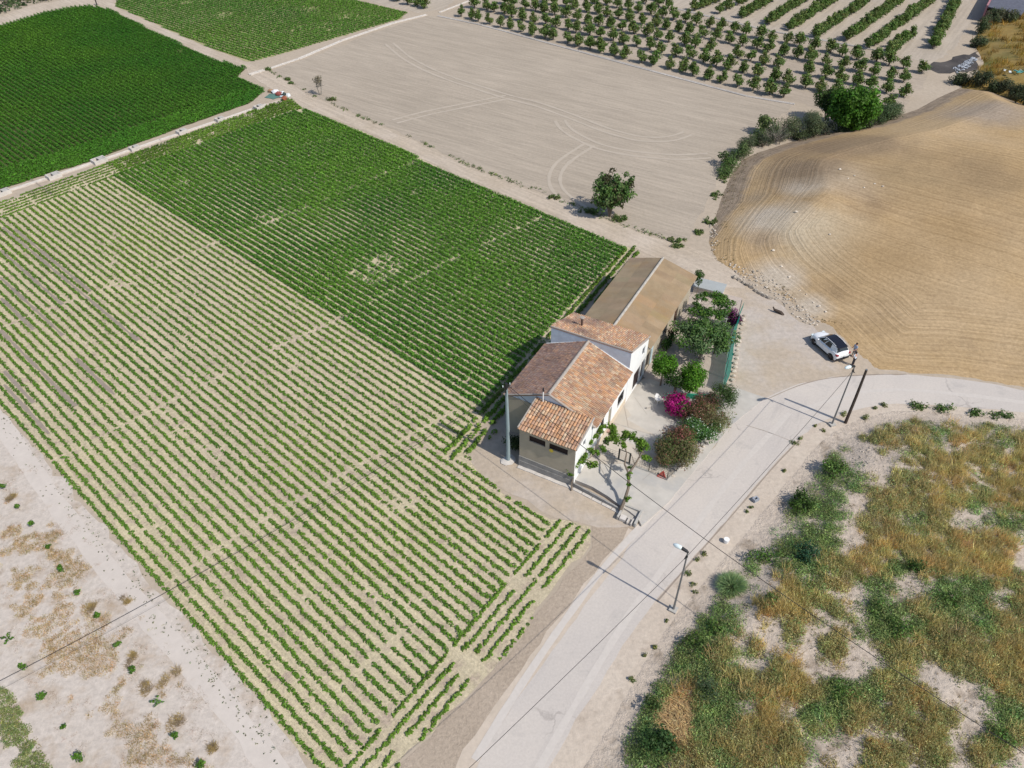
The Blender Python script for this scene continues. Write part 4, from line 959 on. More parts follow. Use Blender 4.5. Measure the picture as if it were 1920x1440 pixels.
# --- young orchard
protos = []
def orchard_proto(i):
    cl = ball_clumps((0, 0, 1.15), (.80, .80, .75), 10, .50) + ball_clumps((rng.normal() * .2, rng.normal() * .2, 2.0), (.55, .55, .4), 5, .32)
    return dict(clumps=cl, limbs=stems(1.6, .6, 4, .06))
def make_orchard(loc, label, group, first):
    global protos
    if len(protos) < 7:
        k = orchard_proto(len(protos))
        o = plant('orchard_tree', label, 'orchard tree', loc, k['clumps'], .15, [(.115, .185, .042), (.10, .17, .038), (.14, .175, .05)], k['limbs'], per=85, group=group)
        protos.append(o)
        o.rotation_euler = (0, 0, rng.uniform(0, 6.28)); return o
    o = copy_tree(protos[rng.integers(len(protos))], loc, rng.uniform(0, 6.28), rng.uniform(1.0, 1.3), label); o.scale = (o.scale[0] * 1.12, o.scale[1] * 1.12, o.scale[2] * .92); o['group'] = group; return o
A = spot(846, 27)[:2]; B = spot(1492, 190)[:2]; da = (B - A) / np.linalg.norm(B - A)
bvec = (spot(1309, 114)[:2] - spot(1292, 142)[:2]) * .84; ROWN = ['front', 'second', 'third', 'fourth', 'fifth', 'sixth', 'seventh', 'eighth', 'ninth', 'tenth']
made = 0
def nth(k): return '%d%s' % (k, 'th' if 10 < k % 100 < 14 else {1: 'st', 2: 'nd', 3: 'rd'}.get(k % 10, 'th'))
for j in range(10):
    cnt_ = 0
    for i in range(-14, 36):
        p = A + da * 2.93 * (i + .02) + bvec * j + rng.normal(size=2) * .22
        if not inside(p[None], ORCH)[0] or segdist(p[None], ORCH)[0] < .8: continue
        u, v = proj((*p, 1.2))
        if v < -6 or rng.random() < .03: continue
        if abs(u - 1463) < 8 and j == 0: continue
        sc_ = 1.0
        cnt_ += 1; make_orchard((p[0], p[1], 0), 'bushy orchard tree, %s from the left in the %s row behind the tilled field' % (nth(cnt_), ROWN[j]), 'young trees of the orchard block', 0); made += 1
k = orchard_proto(0); w = spot(1463, 179)
plant('orchard_sapling', 'thin stunted orchard sapling in a gap of the front row', 'sapling', w, [((0, 0, 1.0), (.3, .3, .4)), ((.2, 0, 1.5), (.2, .2, .3))], .12, (.07, .10, .03), stems(1.2, .15, 2, .04))
starts = [((1235, 2), (1262, -14)), ((1303, 20), (1375, -8)), ((1348, 26), (1420, -8)), ((1392, 34), (1468, -8)), ((1440, 46), (1520, -4)), ((1481, 57), (1572, -2)), ((1530, 71), (1634, 0)), ((1588, 76), (1694, 0)), ((1630, 90), (1752, 0)), ((1668, 104), (1728, 46)), ((1747, 92), (1794, 0))]
for q, (st_, en_) in enumerate(starts):
    p = spot(*st_)[:2].copy(); d = spot(*en_)[:2] - p; d /= np.linalg.norm(d); i = 0; cnt_ = 0
    while i < 45:
        u, v = proj((*p, 1.2))
        if v < -10 or (q == 9 and i > 13): break
        if rng.random() > (.5 if q == 9 and i > 6 else .04):
            cnt_ += 1
            make_orchard((p[0] + rng.normal() * .15, p[1] + rng.normal() * .15, 0), 'orchard tree, %s from the near end of the %s long row from the right' % (nth(cnt_), ['eleventh', 'tenth', 'ninth', 'eighth', 'seventh', 'sixth', 'fifth', 'fourth', 'third', 'second', 'first'][q]), 'trees of the long orchard rows', 0)
        p = p + d * (1.75 + rng.normal() * .12); i += 1
for i, (u, v) in enumerate([(765, 9), (783, 12), (797, 16), (745, 2), (688, -2)]):
    make_orchard(spot(u, v), ['orchard tree at the top edge beyond the striped field, nearest its corner', 'second orchard tree from the corner beyond the striped field', 'third orchard tree from the corner beyond the striped field', 'fourth orchard tree from the corner beyond the striped field', 'lone orchard tree at the top edge above the striped field'][[2, 1, 0, 3, 4][i]], 'trees beyond the striped field', 0)

# --- single trees
GF = [(.085, .165, .038), (.10, .175, .045), (.115, .165, .06)]
fb = spot(1143, 406)
plant('fig_tree', 'spreading green tree alone at the edge of the tilled field by the track', 'tree', fb,
      ball_clumps((.15, .2, 3.4), (2.9, 2.7, 1.7), 40, .80) + ball_clumps((-.2, .3, 2.0), (2.3, 2.2, .8), 16, .7) + ball_clumps((.3, .6, 4.8), (3.2, 2.9, 1.0), 30, .42), .17, GF + [(.085, .085, .04)], stems(3.6, 1.6, 6, .13), per=70)
w = spot(601, 178)
tl = []
for i in range(26):
    a = rng.uniform(0, 6.283); z = rng.uniform(1.7, 3.4); q = rng.uniform(.3, 1.7); s = .35 if i % 2 else -.45
    tl.append(([(s, 0, 1.4 + .3 * rng.random()), (s * .6 + math.cos(a) * q * .5, math.sin(a) * q * .5, z * .8), (math.cos(a) * q, math.sin(a) * q, z)], [.05, .03, .012]))
plant('bare_tree', 'small half bare forked tree beside the track at the tilled field', 'tree', w, ball_clumps((-.15, 0, 2.7), (1.1, 1.0, .75), 14, .4), .10, [(.20, .19, .085), (.17, .15, .09)],
      [([(0, 0, -.1), (-.25, 0, .7), (-.45, 0, 1.5)], [.12, .09, .06]), ([(.1, 0, -.1), (.25, 0, .7), (.35, 0, 1.5)], [.11, .08, .06])] + tl, per=55, bark='barkg')
def thick(name, label, cat, u, v, R, z, n, r, lsz, col, per=55, fz=None, st=None, group=None, **kw):
    R = tuple(x * 1.3 for x in R); r *= 1.2; z *= 1.1; n = int(n * 1.25)
    w = spot(u, v) if fz is None else drop(u, v, fz)
    return plant(name, label, cat, w, ball_clumps((0, 0, z), R, n, r), lsz, col, stems(z, R[0] * .6, 5, .09) if st is None else st, per=per, group=group, **kw)
thick('round_tree', 'bright green round tree towering over the thicket', 'tree', 1587, 246, (3.2, 3.0, 2.3), 3.6, 34, 1.15, .22, [(.065, .165, .014), (.075, .18, .016), (.058, .145, .014)], per=75)
thick('broad_tree', 'darker green tree left of the bright round tree', 'tree', 1547, 226, (1.9, 1.7, 1.6), 2.9, 16, .8, .18, [(.048, .085, .018)], per=70)
thick('olive_tree', 'grey green feathery tree in the middle of the thicket', 'tree', 1512, 254, (2.0, 1.7, 1.3), 2.0, 20, .8, .12, [(.135, .16, .082), (.11, .14, .072)], per=110, aspect=.3)
thick('olive_tree', 'grey green feathery tree left in the thicket behind dry branches', 'tree', 1478, 258, (1.5, 1.4, 1.2), 1.7, 14, .7, .12, [(.14, .16, .085), (.125, .155, .072)], per=110, aspect=.3)
thick('fig_bush', 'patchy light green tree at the left top of the thicket', 'tree', 1428, 250, (1.3, 1.2, .9), 1.7, 13, .55, .17, [(.12, .165, .055)], per=60)
thick('grey_shrub', 'round grey green shrub at the lower left of the thicket', 'shrub', 1394, 287, (1.0, .9, .8), 1.3, 11, .6, .10, [(.11, .13, .07)], per=130, aspect=.3)
thick('fig_bush', 'sparse green fig bush at the foot of the hill bank', 'shrub', 1362, 310, (1.2, 1.1, .7), 1.2, 8, .45, .18, [(.07, .11, .035), (.085, .11, .05)], per=40)
thick('reed_clump', 'dark blue green bush at the right end of the thicket', 'shrub', 1655, 224, (2.6, 1.4, .9), 1.2, 20, .75, .16, [(.085, .13, .055), (.10, .14, .065)], per=80, aspect=.3)
thick('reed_clump', 'dark bush low under the bright round tree', 'shrub', 1612, 247, (1.8, 1.0, .7), .9, 12, .6, .15, [(.05, .075, .028)], per=80, aspect=.35)
thick('reed_clump', 'dark grey bush low in the middle of the thicket', 'shrub', 1548, 254, (1.5, 1.0, .8), 1.0, 11, .6, .14, [(.06, .075, .045)], per=80, aspect=.3)
thick('reed_clump', 'grey green bush low beside the dry branches of the thicket', 'shrub', 1430, 275, (1.4, .9, .6), .8, 9, .5, .13, [(.075, .09, .05)], per=80, aspect=.3)
for u_, v_, R_, z_, n_, c_, l_ in [(1460, 262, (1.3, 1.0, .8), 1.0, 12, (.10, .125, .06), 'grey green bush filling the thicket left of the olive trees'), (1495, 262, (1.3, .9, .6), .8, 11, (.075, .10, .04), 'dark green bush at the foot of the olive trees'), (1525, 258, (1.3, 1.0, .9), 1.3, 12, (.095, .12, .055), 'grey green bush between the olive tree and the bright round tree'), (1575, 250, (1.2, .8, .5), .7, 10, (.06, .085, .035), 'dark low bush in front of the bright round tree'), (1640, 236, (1.3, .9, .7), .9, 11, (.065, .105, .04), 'dark green bush just right of the bright round tree'), (1680, 214, (1.1, .8, .6), .8, 9, (.085, .12, .055), 'pale green bush at the far right tip of the thicket'), (1412, 272, (.8, .7, .5), .7, 8, (.075, .11, .045), 'small green bush below the patchy light green tree'), (1392, 292, (1.2, 1.0, .8), 1.0, 11, (.10, .15, .05), 'green bush overlapping the round grey shrub'), (1366, 318, (1.1, 1.0, .7), .8, 10, (.09, .155, .04), 'green bush below the sparse fig bush'), (1356, 330, (.9, 1.0, .5), .5, 9, (.10, .165, .045), 'low green bush at the turn of the hill bank'), (1445, 262, (1.3, 1.0, 1.0), 1.3, 13, (.115, .15, .07), 'tall grey green bush behind the dry twigs'), (1420, 266, (1.1, .9, .8), 1.1, 11, (.10, .145, .05), 'green bush right of the round grey shrub'), (1600, 246, (1.2, .9, .8), 1.0, 11, (.07, .11, .04), 'dark bush right below the bright round tree'), (1378, 298, (.9, .8, .5), .6, 8, (.07, .115, .035), 'green bush between the grey shrub and the sparse fig bush')]:
    thick('thicket_bush', l_, 'shrub', u_, v_, R_, z_, n_, .55, .13, [c_], per=85, aspect=.32, group='bushes of the thicket')
w = spot(1452, 268); br = []
for i in range(70):
    a = rng.uniform(0, 6.283); q = rng.uniform(.4, 2.3); z = rng.uniform(.9, 2.9); m = rng.normal(size=3) * .2
    br.append(([(rng.normal() * .3, rng.normal() * .3, -.05), (math.cos(a) * q * .5 + m[0], math.sin(a) * q * .5 + m[1], z * .6), (math.cos(a) * q, math.sin(a) * q, z)], [.04, .025, .010]))
plant('dry_bush', 'leafless pale grey bush of bare twigs in the thicket', 'shrub', w, [((0, 0, 1.0), (1.4, 1.2, .8))], .08, (.16, .15, .11), br, per=30, bark='barkg', trunk_name='twigs', crown_name='dry_leaves')
# weeds along the bank and the track
for u, v, R, lab in [(1350, 335, (1.0, 1.4, .3), 'green weeds at the foot of the hill bank, upper clump'), (1342, 368, (.8, 1.2, .25), 'green weeds at the foot of the hill bank, middle clump'), (1330, 415, (.9, 1.5, .25), 'yellowish weeds at the foot of the hill bank, lowest clump'),
                     (1310, 437, (.7, .5, .2), 'small weeds at the bare field corner by the lot'), (1265, 451, (1.3, .5, .2), 'weeds in the corner between track and tilled field'), (1270, 462, (.8, .4, .2), 'dark weed patch on the track bend'),
                     (1040, 372, (1.0, .5, .35), 'green bush beside the track left of the lone tree'), (1110, 398, (1.8, .6, .4), 'dark green scrub under the lone tree, left half'), (1160, 412, (1.4, .6, .45), 'dark green scrub under the lone tree, right half'), (622, 188, (.9, .45, .3), 'dark weeds at the foot of the half bare tree'), (503, 131, (.7, .4, .3), 'dark weed clump at the track corner'),
                     (545, 157, (.5, .3, .2), 'tiny weed on the edge of the tilled field near the corner'), (540, 150, (.5, .35, .25), 'small weed on the edge of the tilled field')]:
    w = spot(u, v); plant('weed_clump', lab, 'weeds', w, ball_clumps((0, 0, R[2] * .6), (R[0] * 1.25, R[1] * 1.25, R[2] * .7), 14, max(.28, R[2] * .8)), .12, [(.11, .165, .04), (.09, .15, .038), (.14, .17, .06)], (), per=95, group=None, crown_name='foliage')
ed = S([(505, 133), (545, 156), (590, 181), (643, 204), (783, 264), (890, 314), (1023, 364), (1100, 395), (1173, 425), (1245, 446)])
P = []
for a_, b_ in zip(ed[:-1], ed[1:]):
    L = np.hypot(*(b_ - a_)); q = rng.random(int(L * 3.2))[:, None]; P.append(a_ + (b_ - a_) * q)
P = np.concatenate(P) + rng.normal(size=(sum(map(len, P)), 2)) * .25; P = P[vnoise(P, 3.0, 4) > .42]
tuft_mass('edge_weeds', P, None, 9, .30, .28, .11, (.10, .15, .04), 'broken strip of low green weeds along the edge of the track', 'weeds')

# --- saplings on the pale sandy land
SAP = [(7, 915), (34, 951), (61, 985), (91, 1026), (117, 1068), (150, 1111), (183, 1155), (224, 1209), (254, 1258), (296, 1318), (332, 1380), (381, 1436), (17, 1199), (47, 1254), (84, 1308), (123, 1363), (154, 1424)]
sp = []
NTH = ['topmost', 'second', 'third', 'fourth', 'fifth', 'sixth', 'seventh', 'eighth', 'ninth', 'tenth', 'eleventh', 'lowest']
for i, (u, v) in enumerate(SAP):
    lab = '%s small green sapling of the row next to the crop field' % NTH[i] if i < 12 else '%s small green sapling of the outer row at the left edge' % ['topmost', 'second', 'third', 'fourth', 'lowest'][i - 12]
    w = spot(u, v + 3)
    k = [1.0, .85, 1.0, .85, 1.0, .9, .9, 1.0, 1.1, 1.0, .95, 1.2, 1.3, 1.1, 1.35, .8, 1.3][i]
    cl = ball_clumps((0, 0, .42 * k), (.22 * k, .22 * k, .22 * k), 5, .17 * k)
    if i in (9, 12): cl = [((.25, 0, .4), (.28, .1, .15)), ((-.25, .05, .4), (.25, .1, .15)), ((0, .25, .45), (.1, .22, .15)), ((.05, -.22, .35), (.1, .2, .12))]
    plant('sapling', lab, 'sapling', w, cl, .085, [(.09, .19, .022), (.08, .17, .02)], [([(0, 0, -.05), (0, 0, .45 * k)], [.02, .012])], per=200, group='young saplings on the pale sand', trunk_name='stem')

# --- dry tufts of the sandy land, its green fringe
sd = S([(0, 900), (60, 870), (200, 1060), (330, 1230), (430, 1360), (470, 1440), (150, 1440), (60, 1300), (0, 1180)])
P = scatter_poly(sd, 9000); cen = S([(0, 1000), (60, 1090), (130, 1160), (200, 1240), (250, 1330), (280, 1430), (300, 1500)])
q = segdist(P, cen, False); w = fbm(P, 1.5, 61); keep = (w > .44 + .05 * q) & (q < 3.4)
P1 = P[keep][:6500]; tuft_mass('dry_tufts', P1, None, 0, .20, .15, .1, (.46, .345, .18), 'yellow brown dried grass lying in patches on the pale sand', 'dry grass', 'dry', blade=18, bw=.02)
P2 = P[(fbm(P, 1.1, 66) > .60) & ~keep][:900]; tuft_mass('dead_tufts', P2, None, 0, .16, .10, .1, (.34, .27, .21), 'brownish dead weed scraps on the pale sand', 'dry grass', 'dry', blade=12, bw=.018)
for i, (u, v, r, lab) in enumerate([(315, 1265, .55, 'large yellow brown dry tussock near the tenth sapling'), (330, 1355, .55, 'yellow dry tussock above the green sapling near the bottom'), (244, 1236, .38, 'yellow dry tussock beside the eighth sapling'), (240, 1130, .35, 'single yellow dry tussock beside the crop edge'), (275, 1290, .42, 'brown and yellow dry tussock left of the tenth sapling'), (400, 1395, .40, 'brown dry tussock near the lower crop corner'), (172, 1137, .35, 'brown dry tussock above the seventh sapling'), (22, 935, .38, 'dry brown tussock between the two top saplings')]):
    w = spot(u, v); o = empty('dry_tussock', w, 0, lab, 'dry tussock', 'dry tussocks on the pale sand'); b = MB(); n = 420
    rr = np.sqrt(rng.random(n)) * r; th = rng.uniform(0, 6.28, n)
    sub = rng.normal(size=(5, 2)) * r * .6; kk = rng.integers(0, 5, n); cA = np.array([(.52, .39, .16), (.44, .33, .17), (.36, .28, .19)])[(kk + i) % 3]
    b.blades(np.c_[rr * .6 * np.cos(th) + sub[kk, 0], rr * .6 * np.sin(th) + sub[kk, 1], np.zeros(n)], .22 * rng.uniform(.4, 1.2, n), .018, rng.uniform(.6, 1.8, n), shades(n, (1, 1, 1), .22, .06) * cA); b.build('dry_blades', MT['dry'], o)
fr = S([(-10, 1282), (22, 1300), (45, 1345), (95, 1440), (110, 1470), (40, 1470), (-10, 1360)]); P = scatter_poly(fr, 1100)
P = P[fbm(P, 1.0, 3) > .38]; tuft_mass('weed_fringe', P, None, 12, .17, .18, .05, (.20, .24, .085), 'green weed strip in the bottom left corner', 'weeds')
es = S([(0, 770), (100, 905), (212, 1045), (330, 1180), (430, 1300), (520, 1420)])
P = np.concatenate([a_ + (b_ - a_) * rng.random(60)[:, None] for a_, b_ in zip(es[:-1], es[1:])]); P = P + rng.normal(size=P.shape) * .5
tuft_mass('seedlings', P, None, 5, .09, .12, .05, (.09, .12, .05), 'scattered small seedlings along the outer crop row', 'seedlings', size=rng.uniform(.5, 1.3, len(P)))

# --- the scrub land: hand surveyed cover map, one letter per 40 px square
COVER = ["...............gbggGb", "...........bbooogyogo", "...........db boyoyoy", "..........bddbooyyoyy", ".........gddboooyogyy", ".........bdgboogoobgg"[:21],
         ".........gdtbyyyoyyyb", ".......gbtdoyygoyyyyb", "......b.bydobgbbgggoo", "......gbyyoobggogggoo", ".....ggbbobbogggoogoo", "....ggoobbbobboooooyy",
         "....ggoooybbboobboooy"[:21], "...gyggooyogggoobbooo", "..ggyggoybggooobobbgg", "..ggygooyoobbbboobbgo", "g.ggoogoooobbooboboob"]
CL = {'g': [], 'y': [], 'o': [], 'd': [], 't': [], 'b': []}
for r_, row in enumerate(COVER):
    for c_, ch in enumerate(row):
        if ch in '. ': continue
        ch = 'g' if ch == 'G' else ch
        n = {'b': 7}.get(ch, 30); U = rng.normal(20, 15, n) + 1100 + 40 * c_; Vv = rng.normal(20, 15, n) + 760 + 40 * r_
        for u, v in zip(U, Vv): CL[ch].append((u, v))
# beyond the frame the same cover goes on
for k in CL: CL[k] = list(CL[k])
STRAW = np.array([drop(u, v, scrub_z)[:2] for u, v in [(1236, 1322), (1262, 1298), (1302, 1308), (1308, 1352), (1290, 1412), (1240, 1385), (1226, 1345)]])
def lift(uv, zz=.9):
    if not len(uv): return np.zeros((0, 2))
    P = spots(uv, 0.0)[:, :2]
    for _ in range(8):
        z = np.maximum(scrub_z(P), 0); uvn = np.asarray(uv, float)
        d = RGT[None] * ((uvn[:, :1] - 960) / FOC) + UPV[None] * ((720 - uvn[:, 1:2]) / FOC) + FWD[None]
        t = ((z - CAMH) / d[:, 2])[:, None]; P = d[:, :2] * t
    m = inside(P, SCRUB) & (segdist(P, SCRUB) > 1.6) & ~inside(P, STRAW); return P[m]
out = scatter_poly(SCRUB, 5200); uo, vo = proj(np.c_[out, np.full(len(out), .8)]); out = out[((uo > 1935) | (vo > 1455)) & (out[:, 0] < 62) & (out[:, 1] > 10)]
gk = fbm(out, 7, 99)
Pg = np.r_[lift(CL['g']), out[gk > .60], lift(CL['d']), lift(CL['t']), lift(CL['o'][::7])]; Py = np.r_[lift(CL['y']), out[gk < .42]]; Po = np.r_[lift(CL['o']), out[(gk > .42) & (gk < .58)]]; Pd = lift(CL['d']); Pt = lift(CL['t']); Pb = lift(CL['b'])
half = rng.random(len(Po)) < .5; keep_o = vnoise(Po, 1.3, 71) > .25
tuft_mass('dry_grass', np.r_[Py, Po[half & keep_o]], scrub_z, 0, .42, .64, .1, (.62, .50, .22), 'tall golden dry grass growing over the scrub land', 'dry grass', 'dry', blade=46, bw=.020, size=np.clip(rng.normal(.95, .25, len(Py) + int((half & keep_o).sum())), .4, 1.5))
tuft_mass('olive_brush', np.r_[Po[keep_o], Py[rng.random(len(Py)) < .16]], scrub_z, 46, .50, .46, .060, (.36, .35, .15), 'olive brown low brush on the scrub land', 'brush', 'leaf', blade=16, bw=.016)
tuft_mass('green_weeds', Pg, scrub_z, 58, .50, .42, .062, (.215, .300, .10), 'green weeds spreading over the scrub land', 'weeds', 'leaf', blade=12, bw=.014)
tuft_mass('sparse_tufts', Pb, scrub_z, 5, .16, .16, .05, (.25, .21, .12), 'sparse small tufts on the bare pale soil of the scrub land', 'weeds', 'leaf', blade=10, bw=.012)
def bushd(name, label, u, v, R, z, n, r, lsz, col, per=90, cat='shrub', **kw):
    w = drop(u, v, scrub_z); return plant(name, label, cat, w, ball_clumps((0, 0, z), R, n, r), lsz, col, stems(z, R[0] * .5, 4, .03), per=per, crown_name='foliage', trunk_name='stems', **kw)
DG = [(.095, .185, .036), (.115, .20, .045), (.14, .19, .06)]
bushd('broom_bush', 'dense green bush on the bank nearest the wooden pole', 1560, 882, (1.3, 1.2, .5), .6, 14, .5, .10, DG)
bushd('broom_bush', 'bright dark green bush on the bank right of the grey block', 1497, 948, (1.1, 1.2, .5), .6, 14, .5, .10, [(.05, .10, .018), (.06, .115, .02)])
bushd('broom_bush', 'dark blue green bush right of the white bucket', 1512, 1045, (1.2, 1.0, .5), .6, 13, .5, .09, [(.025, .082, .042), (.04, .085, .035)])
bushd('broom_bush', 'green bush spreading below the white bucket', 1425, 1048, (1.3, .7, .35), .4, 10, .4, .09, DG)
bushd('broom_bush', 'small green bush alone in the golden grass', 1712, 1068, (.8, .6, .45), .5, 8, .4, .09, [(.05, .10, .02)])
bushd('broom_bush', 'green bush at the bottom edge beside the straw heap', 1235, 1400, (1.5, 1.0, .5), .6, 16, .5, .10, [(.05, .105, .028), (.065, .115, .04)])
bushd('broom_bush', 'green bush on the bank below the street lamp', 1300, 1215, (1.1, .8, .4), .5, 10, .4, .09, [(.06, .115, .018), (.075, .11, .03)])
bushd('broom_bush', 'green bush above the straw heap at the bank', 1215, 1330, (.9, .7, .35), .4, 8, .35, .09, [(.06, .10, .025)])
bushd('reed_tuft', 'blue green tall grass behind the straw heap', 1322, 1300, (.9, 1.4, .5), .6, 14, .45, .11, [(.075, .115, .055), (.085, .12, .06)], aspect=.2)
for u, v, R, lab in [(1455, 1040, 1, 'low green bush right beside the blue green bush'), (1660, 1150, 1.2, 'low bright green bush in the middle of the scrub land'), (1690, 1185, 1.1, 'low bright green bush just below the middle one'), (1580, 1300, 1.2, 'green bush in the lower scrub land above the bare patch'), (1780, 1130, 1.0, 'dull green bush in the right part of the scrub land'), (1880, 1390, 1.1, 'green bush near the bottom right corner'), (1340, 1180, 1.1, 'brown green bush on the bank edge'), (1440, 1130, 1.0, 'green bush beside the golden grass in the scrub land')]:
    bushd('weed_bush', lab, u, v, (R, R * .8, .35), .4, 9, .4, .085, DG + [(.12, .15, .05)], group='low bushes of the scrub land')
w = drop(1372, 1100, scrub_z); o = empty('round_bush', w, 0, 'round grey green tussock bush on the road bank below the white bucket', 'shrub'); b = MB(); n = 2600
d = rng.normal(size=(n, 3)); d[:, 2] = np.abs(d[:, 2]); d /= np.linalg.norm(d, axis=1)[:, None]; tip = d * np.array([1.45, 1.35, 1.15]) * rng.uniform(.7, 1.05, n)[:, None]
sde = np.cross(d, rng.normal(size=(n, 3))); sde /= np.linalg.norm(sde, axis=1)[:, None]; Vv = np.stack([tip * .25 - sde * .03, tip * .25 + sde * .03, tip], 1).reshape(-1, 3)
b.add(Vv, [np.arange(3 * n).reshape(n, 3)], np.repeat(shades(n, (.30, .42, .20), .2), 3, axis=0)); b.build('spiky_leaves', MT['dry'], o)
st = STRAW; w = drop(1268, 1350, scrub_z)
o = empty('straw_heap', w, 0, 'flattened heap of yellow straw on the bank at the lower road', 'straw heap'); b = MB(); P = scatter_poly(st, 3200); z = scrub_z(P)
b.blades(np.c_[P, z] - w + [0, 0, .02], rng.uniform(.05, .22, len(P)), .03, rng.uniform(1.0, 3.5, len(P)), shades(len(P), (.62, .46, .24), .2, .06)); b.build('straw', MT['dry'], o)
P = S([(1285, 1005), (1300, 1022), (1310, 1040)])
for u, v, s, lab in [(1318, 1038, .45, 'olive weed tuft at the road edge beside the lamp head'), (1308, 1050, .3, 'second small olive tuft at the road edge below the first'), (1293, 1078, .5, 'olive weed tuft at the road edge right of the lamp pole'), (1300, 1098, .35, 'twiggy weed right of the lamp pole'), (1304, 1110, .3, 'green tuft on the bank beside the lamp pole'), (1490, 832, .55, 'yellow green weed at the road edge below the poles'), (1502, 824, .4, 'small yellow green weed beside the road bend'), (1545, 808, .35, 'flat green tuft below the wooden pole'), (1529, 800, .3, 'tiny green tuft at the road edge below the lamp'), (1578, 776, .6, 'yellow weed clump between road and wooden pole'),
                      (1655, 762, .6, 'flat olive weed on the inner bend of the road'), (1640, 766, .35, 'small olive weed on the inner bend of the road'), (1623, 785, .6, 'green weed patch right of the wooden pole'), (1470, 885, .4, 'grey green tuft on the stony bank'), (1401, 960, .25, 'tiny weed near the grey block'), (1408, 952, .3, 'olive tuft below the grey block'), (1208, 1230, .3, 'small tuft on the lower road shoulder'), (1184, 1276, .4, 'brown green tuft on the lower road bank'), (1250, 1165, .25, 'tiny dark tuft at the road shoulder'), (1228, 1213, .4, 'yellow green tuft at the lower road shoulder')]:
    w = drop(u, v, scrub_z); plant('weed_tuft', lab, 'weed', w, ball_clumps((0, 0, .12), (s * .7, s * .6, .12), 5, s * .4), .07, [(.17, .19, .06), (.12, .165, .05)], (), per=150, group='weed tufts along the road', crown_name='foliage')
for u, v, R, lab in [(1720, 764, 1.2, 'dark green weed strip at the road bend, left end'), (1770, 768, 1.4, 'green weed strip at the road bend, second from left'), (1820, 776, 1.4, 'green weed strip at the road bend, third from left'), (1875, 782, 1.4, 'green weed strip at the road bend, right end')]:
    w = drop(u, v, scrub_z); plant('weed_clump', lab, 'weeds', w, ball_clumps((0, 0, .2), (R, .5, .2), 9, .35), .10, [(.085, .155, .035), (.11, .17, .05)], (), per=90, group='weeds on the inner road bend', crown_name='foliage')

# --- garden: clipped trees, vine pergola, flowering hedge
CIT = [(.075, .195, .012), (.088, .21, .014), (.065, .17, .012)]
def yplant(name, label, cat, u, v, clumps, lsz, col, limbs=(), **kw):
    k_ = 1.26 if cat in ('flowering shrub', 'shrub', 'tree') else 1.0
    kz_ = 1.06 if cat == 'flowering shrub' else k_
    clumps = [(np.array(c) * np.array([k_, k_, kz_]), tuple(np.array(r if np.ndim(r) else (r,) * 3) * k_)) for c, r in clumps]
    return plant(name, label, cat, ypt(u, v), clumps, lsz, col, limbs, **kw)
yplant('citrus_tree', 'round clipped bright green tree close to the farmhouse wall', 'tree', 1238, 723, ball_clumps((0, 0, 2.1), (.88, .88, .85), 26, .52), .10, CIT, [([(0, 0, 0), (.02, 0, 1.0), (0, 0, 2.0)], [.09, .08, .05])], per=170)
yplant('citrus_tree', 'larger clipped bright green tree behind the magenta bougainvillea', 'tree', 1291, 744, ball_clumps((0, 0, 2.05), (1.05, 1.0, .95), 30, .55), .10, CIT, [([(0, 0, 0), (.02, 0, 1.0), (0, 0, 2.0)], [.10, .09, .05])], per=170)
yplant('citrus_tree', 'darker open tree between the two clipped round trees', 'tree', 1262, 744, ball_clumps((0, 0, 1.9), (.9, .8, .7), 12, .42), .10, [(.035, .085, .014), (.045, .10, .016)], [([(0, 0, 0), (.05, 0, 1.0), (0, 0, 1.8)], [.09, .08, .05])] + stems(1.8, .6, 3, .04), per=110)
fl = []
for i in range(11):
    a = rng.uniform(0, 6.283); q = rng.uniform(1.0, 2.4); fl.append(([(0, 0, .9), (math.cos(a) * q * .5, math.sin(a) * q * .5, 2.0), (math.cos(a) * q, math.sin(a) * q, 2.6 + .5 * rng.random())], [.10, .07, .03]))
yplant('fig_tree', 'wide open fig tree with pale branches in the upper garden', 'tree', 1313, 674, ball_clumps((0, .1, 2.4), (2.9, 2.6, .8), 66, .52) , .13, [(.10, .18, .06), (.12, .195, .075), (.085, .165, .035)], [([(0, 0, -.1), (.05, .05, .9)], [.18, .13])] + fl, per=95, bark='barkg')
yplant('fig_tree', 'bright green tree at the right side of the wide fig tree', 'tree', 1338, 664, ball_clumps((0, 0, 1.9), (.75, .7, .5), 12, .42), .12, [(.05, .115, .014)], stems(1.7, .4, 3, .05), per=110)
yplant('wall_shrub', 'dark shrub with red leaves against the barn wall', 'shrub', 1259, 644, ball_clumps((0, 0, .9), (.45, .5, .6), 8, .32), .10, [(.045, .10, .018), (.05, .09, .02), (.16, .07, .035)], stems(.9, .3, 3, .03), per=140)
yplant('wall_shrub', 'dark green shrub against the barn wall nearer the farmhouse', 'shrub', 1250, 659, ball_clumps((0, 0, .8), (.4, .5, .5), 8, .32), .10, [(.035, .09, .015)], stems(.8, .3, 3, .03), per=140)
yplant('creeper', 'green creeper climbing the far corner of the barn', 'shrub', 1306, 553, ball_clumps((-.1, 0, 1.9), (.4, .5, 1.2), 12, .3), .10, [(.045, .10, .015)], stems(2.2, .2, 3, .03), per=130)
per_b = [ypt(*p) for p in ((1288, 612), (1303, 583), (1368, 600), (1356, 632))]
pc = sum(per_b) / 4; ax = per_b[2] - per_b[1]; PL = np.hypot(*ax[:2]); PW = np.hypot(*(per_b[1] - per_b[0])[:2]); rz = math.atan2(ax[1], ax[0])
pg = empty('pergola', pc, rz, 'pale timber pergola overgrown with vines beside the barn', 'pergola')
for x in (-PL / 2, 0, PL / 2):
    for y in (-PW / 2, PW / 2):
        b = MB(); b.cyl((x, y, -.1), .05, 2.4, 8); b.build('post', MT['kerb'], pg)
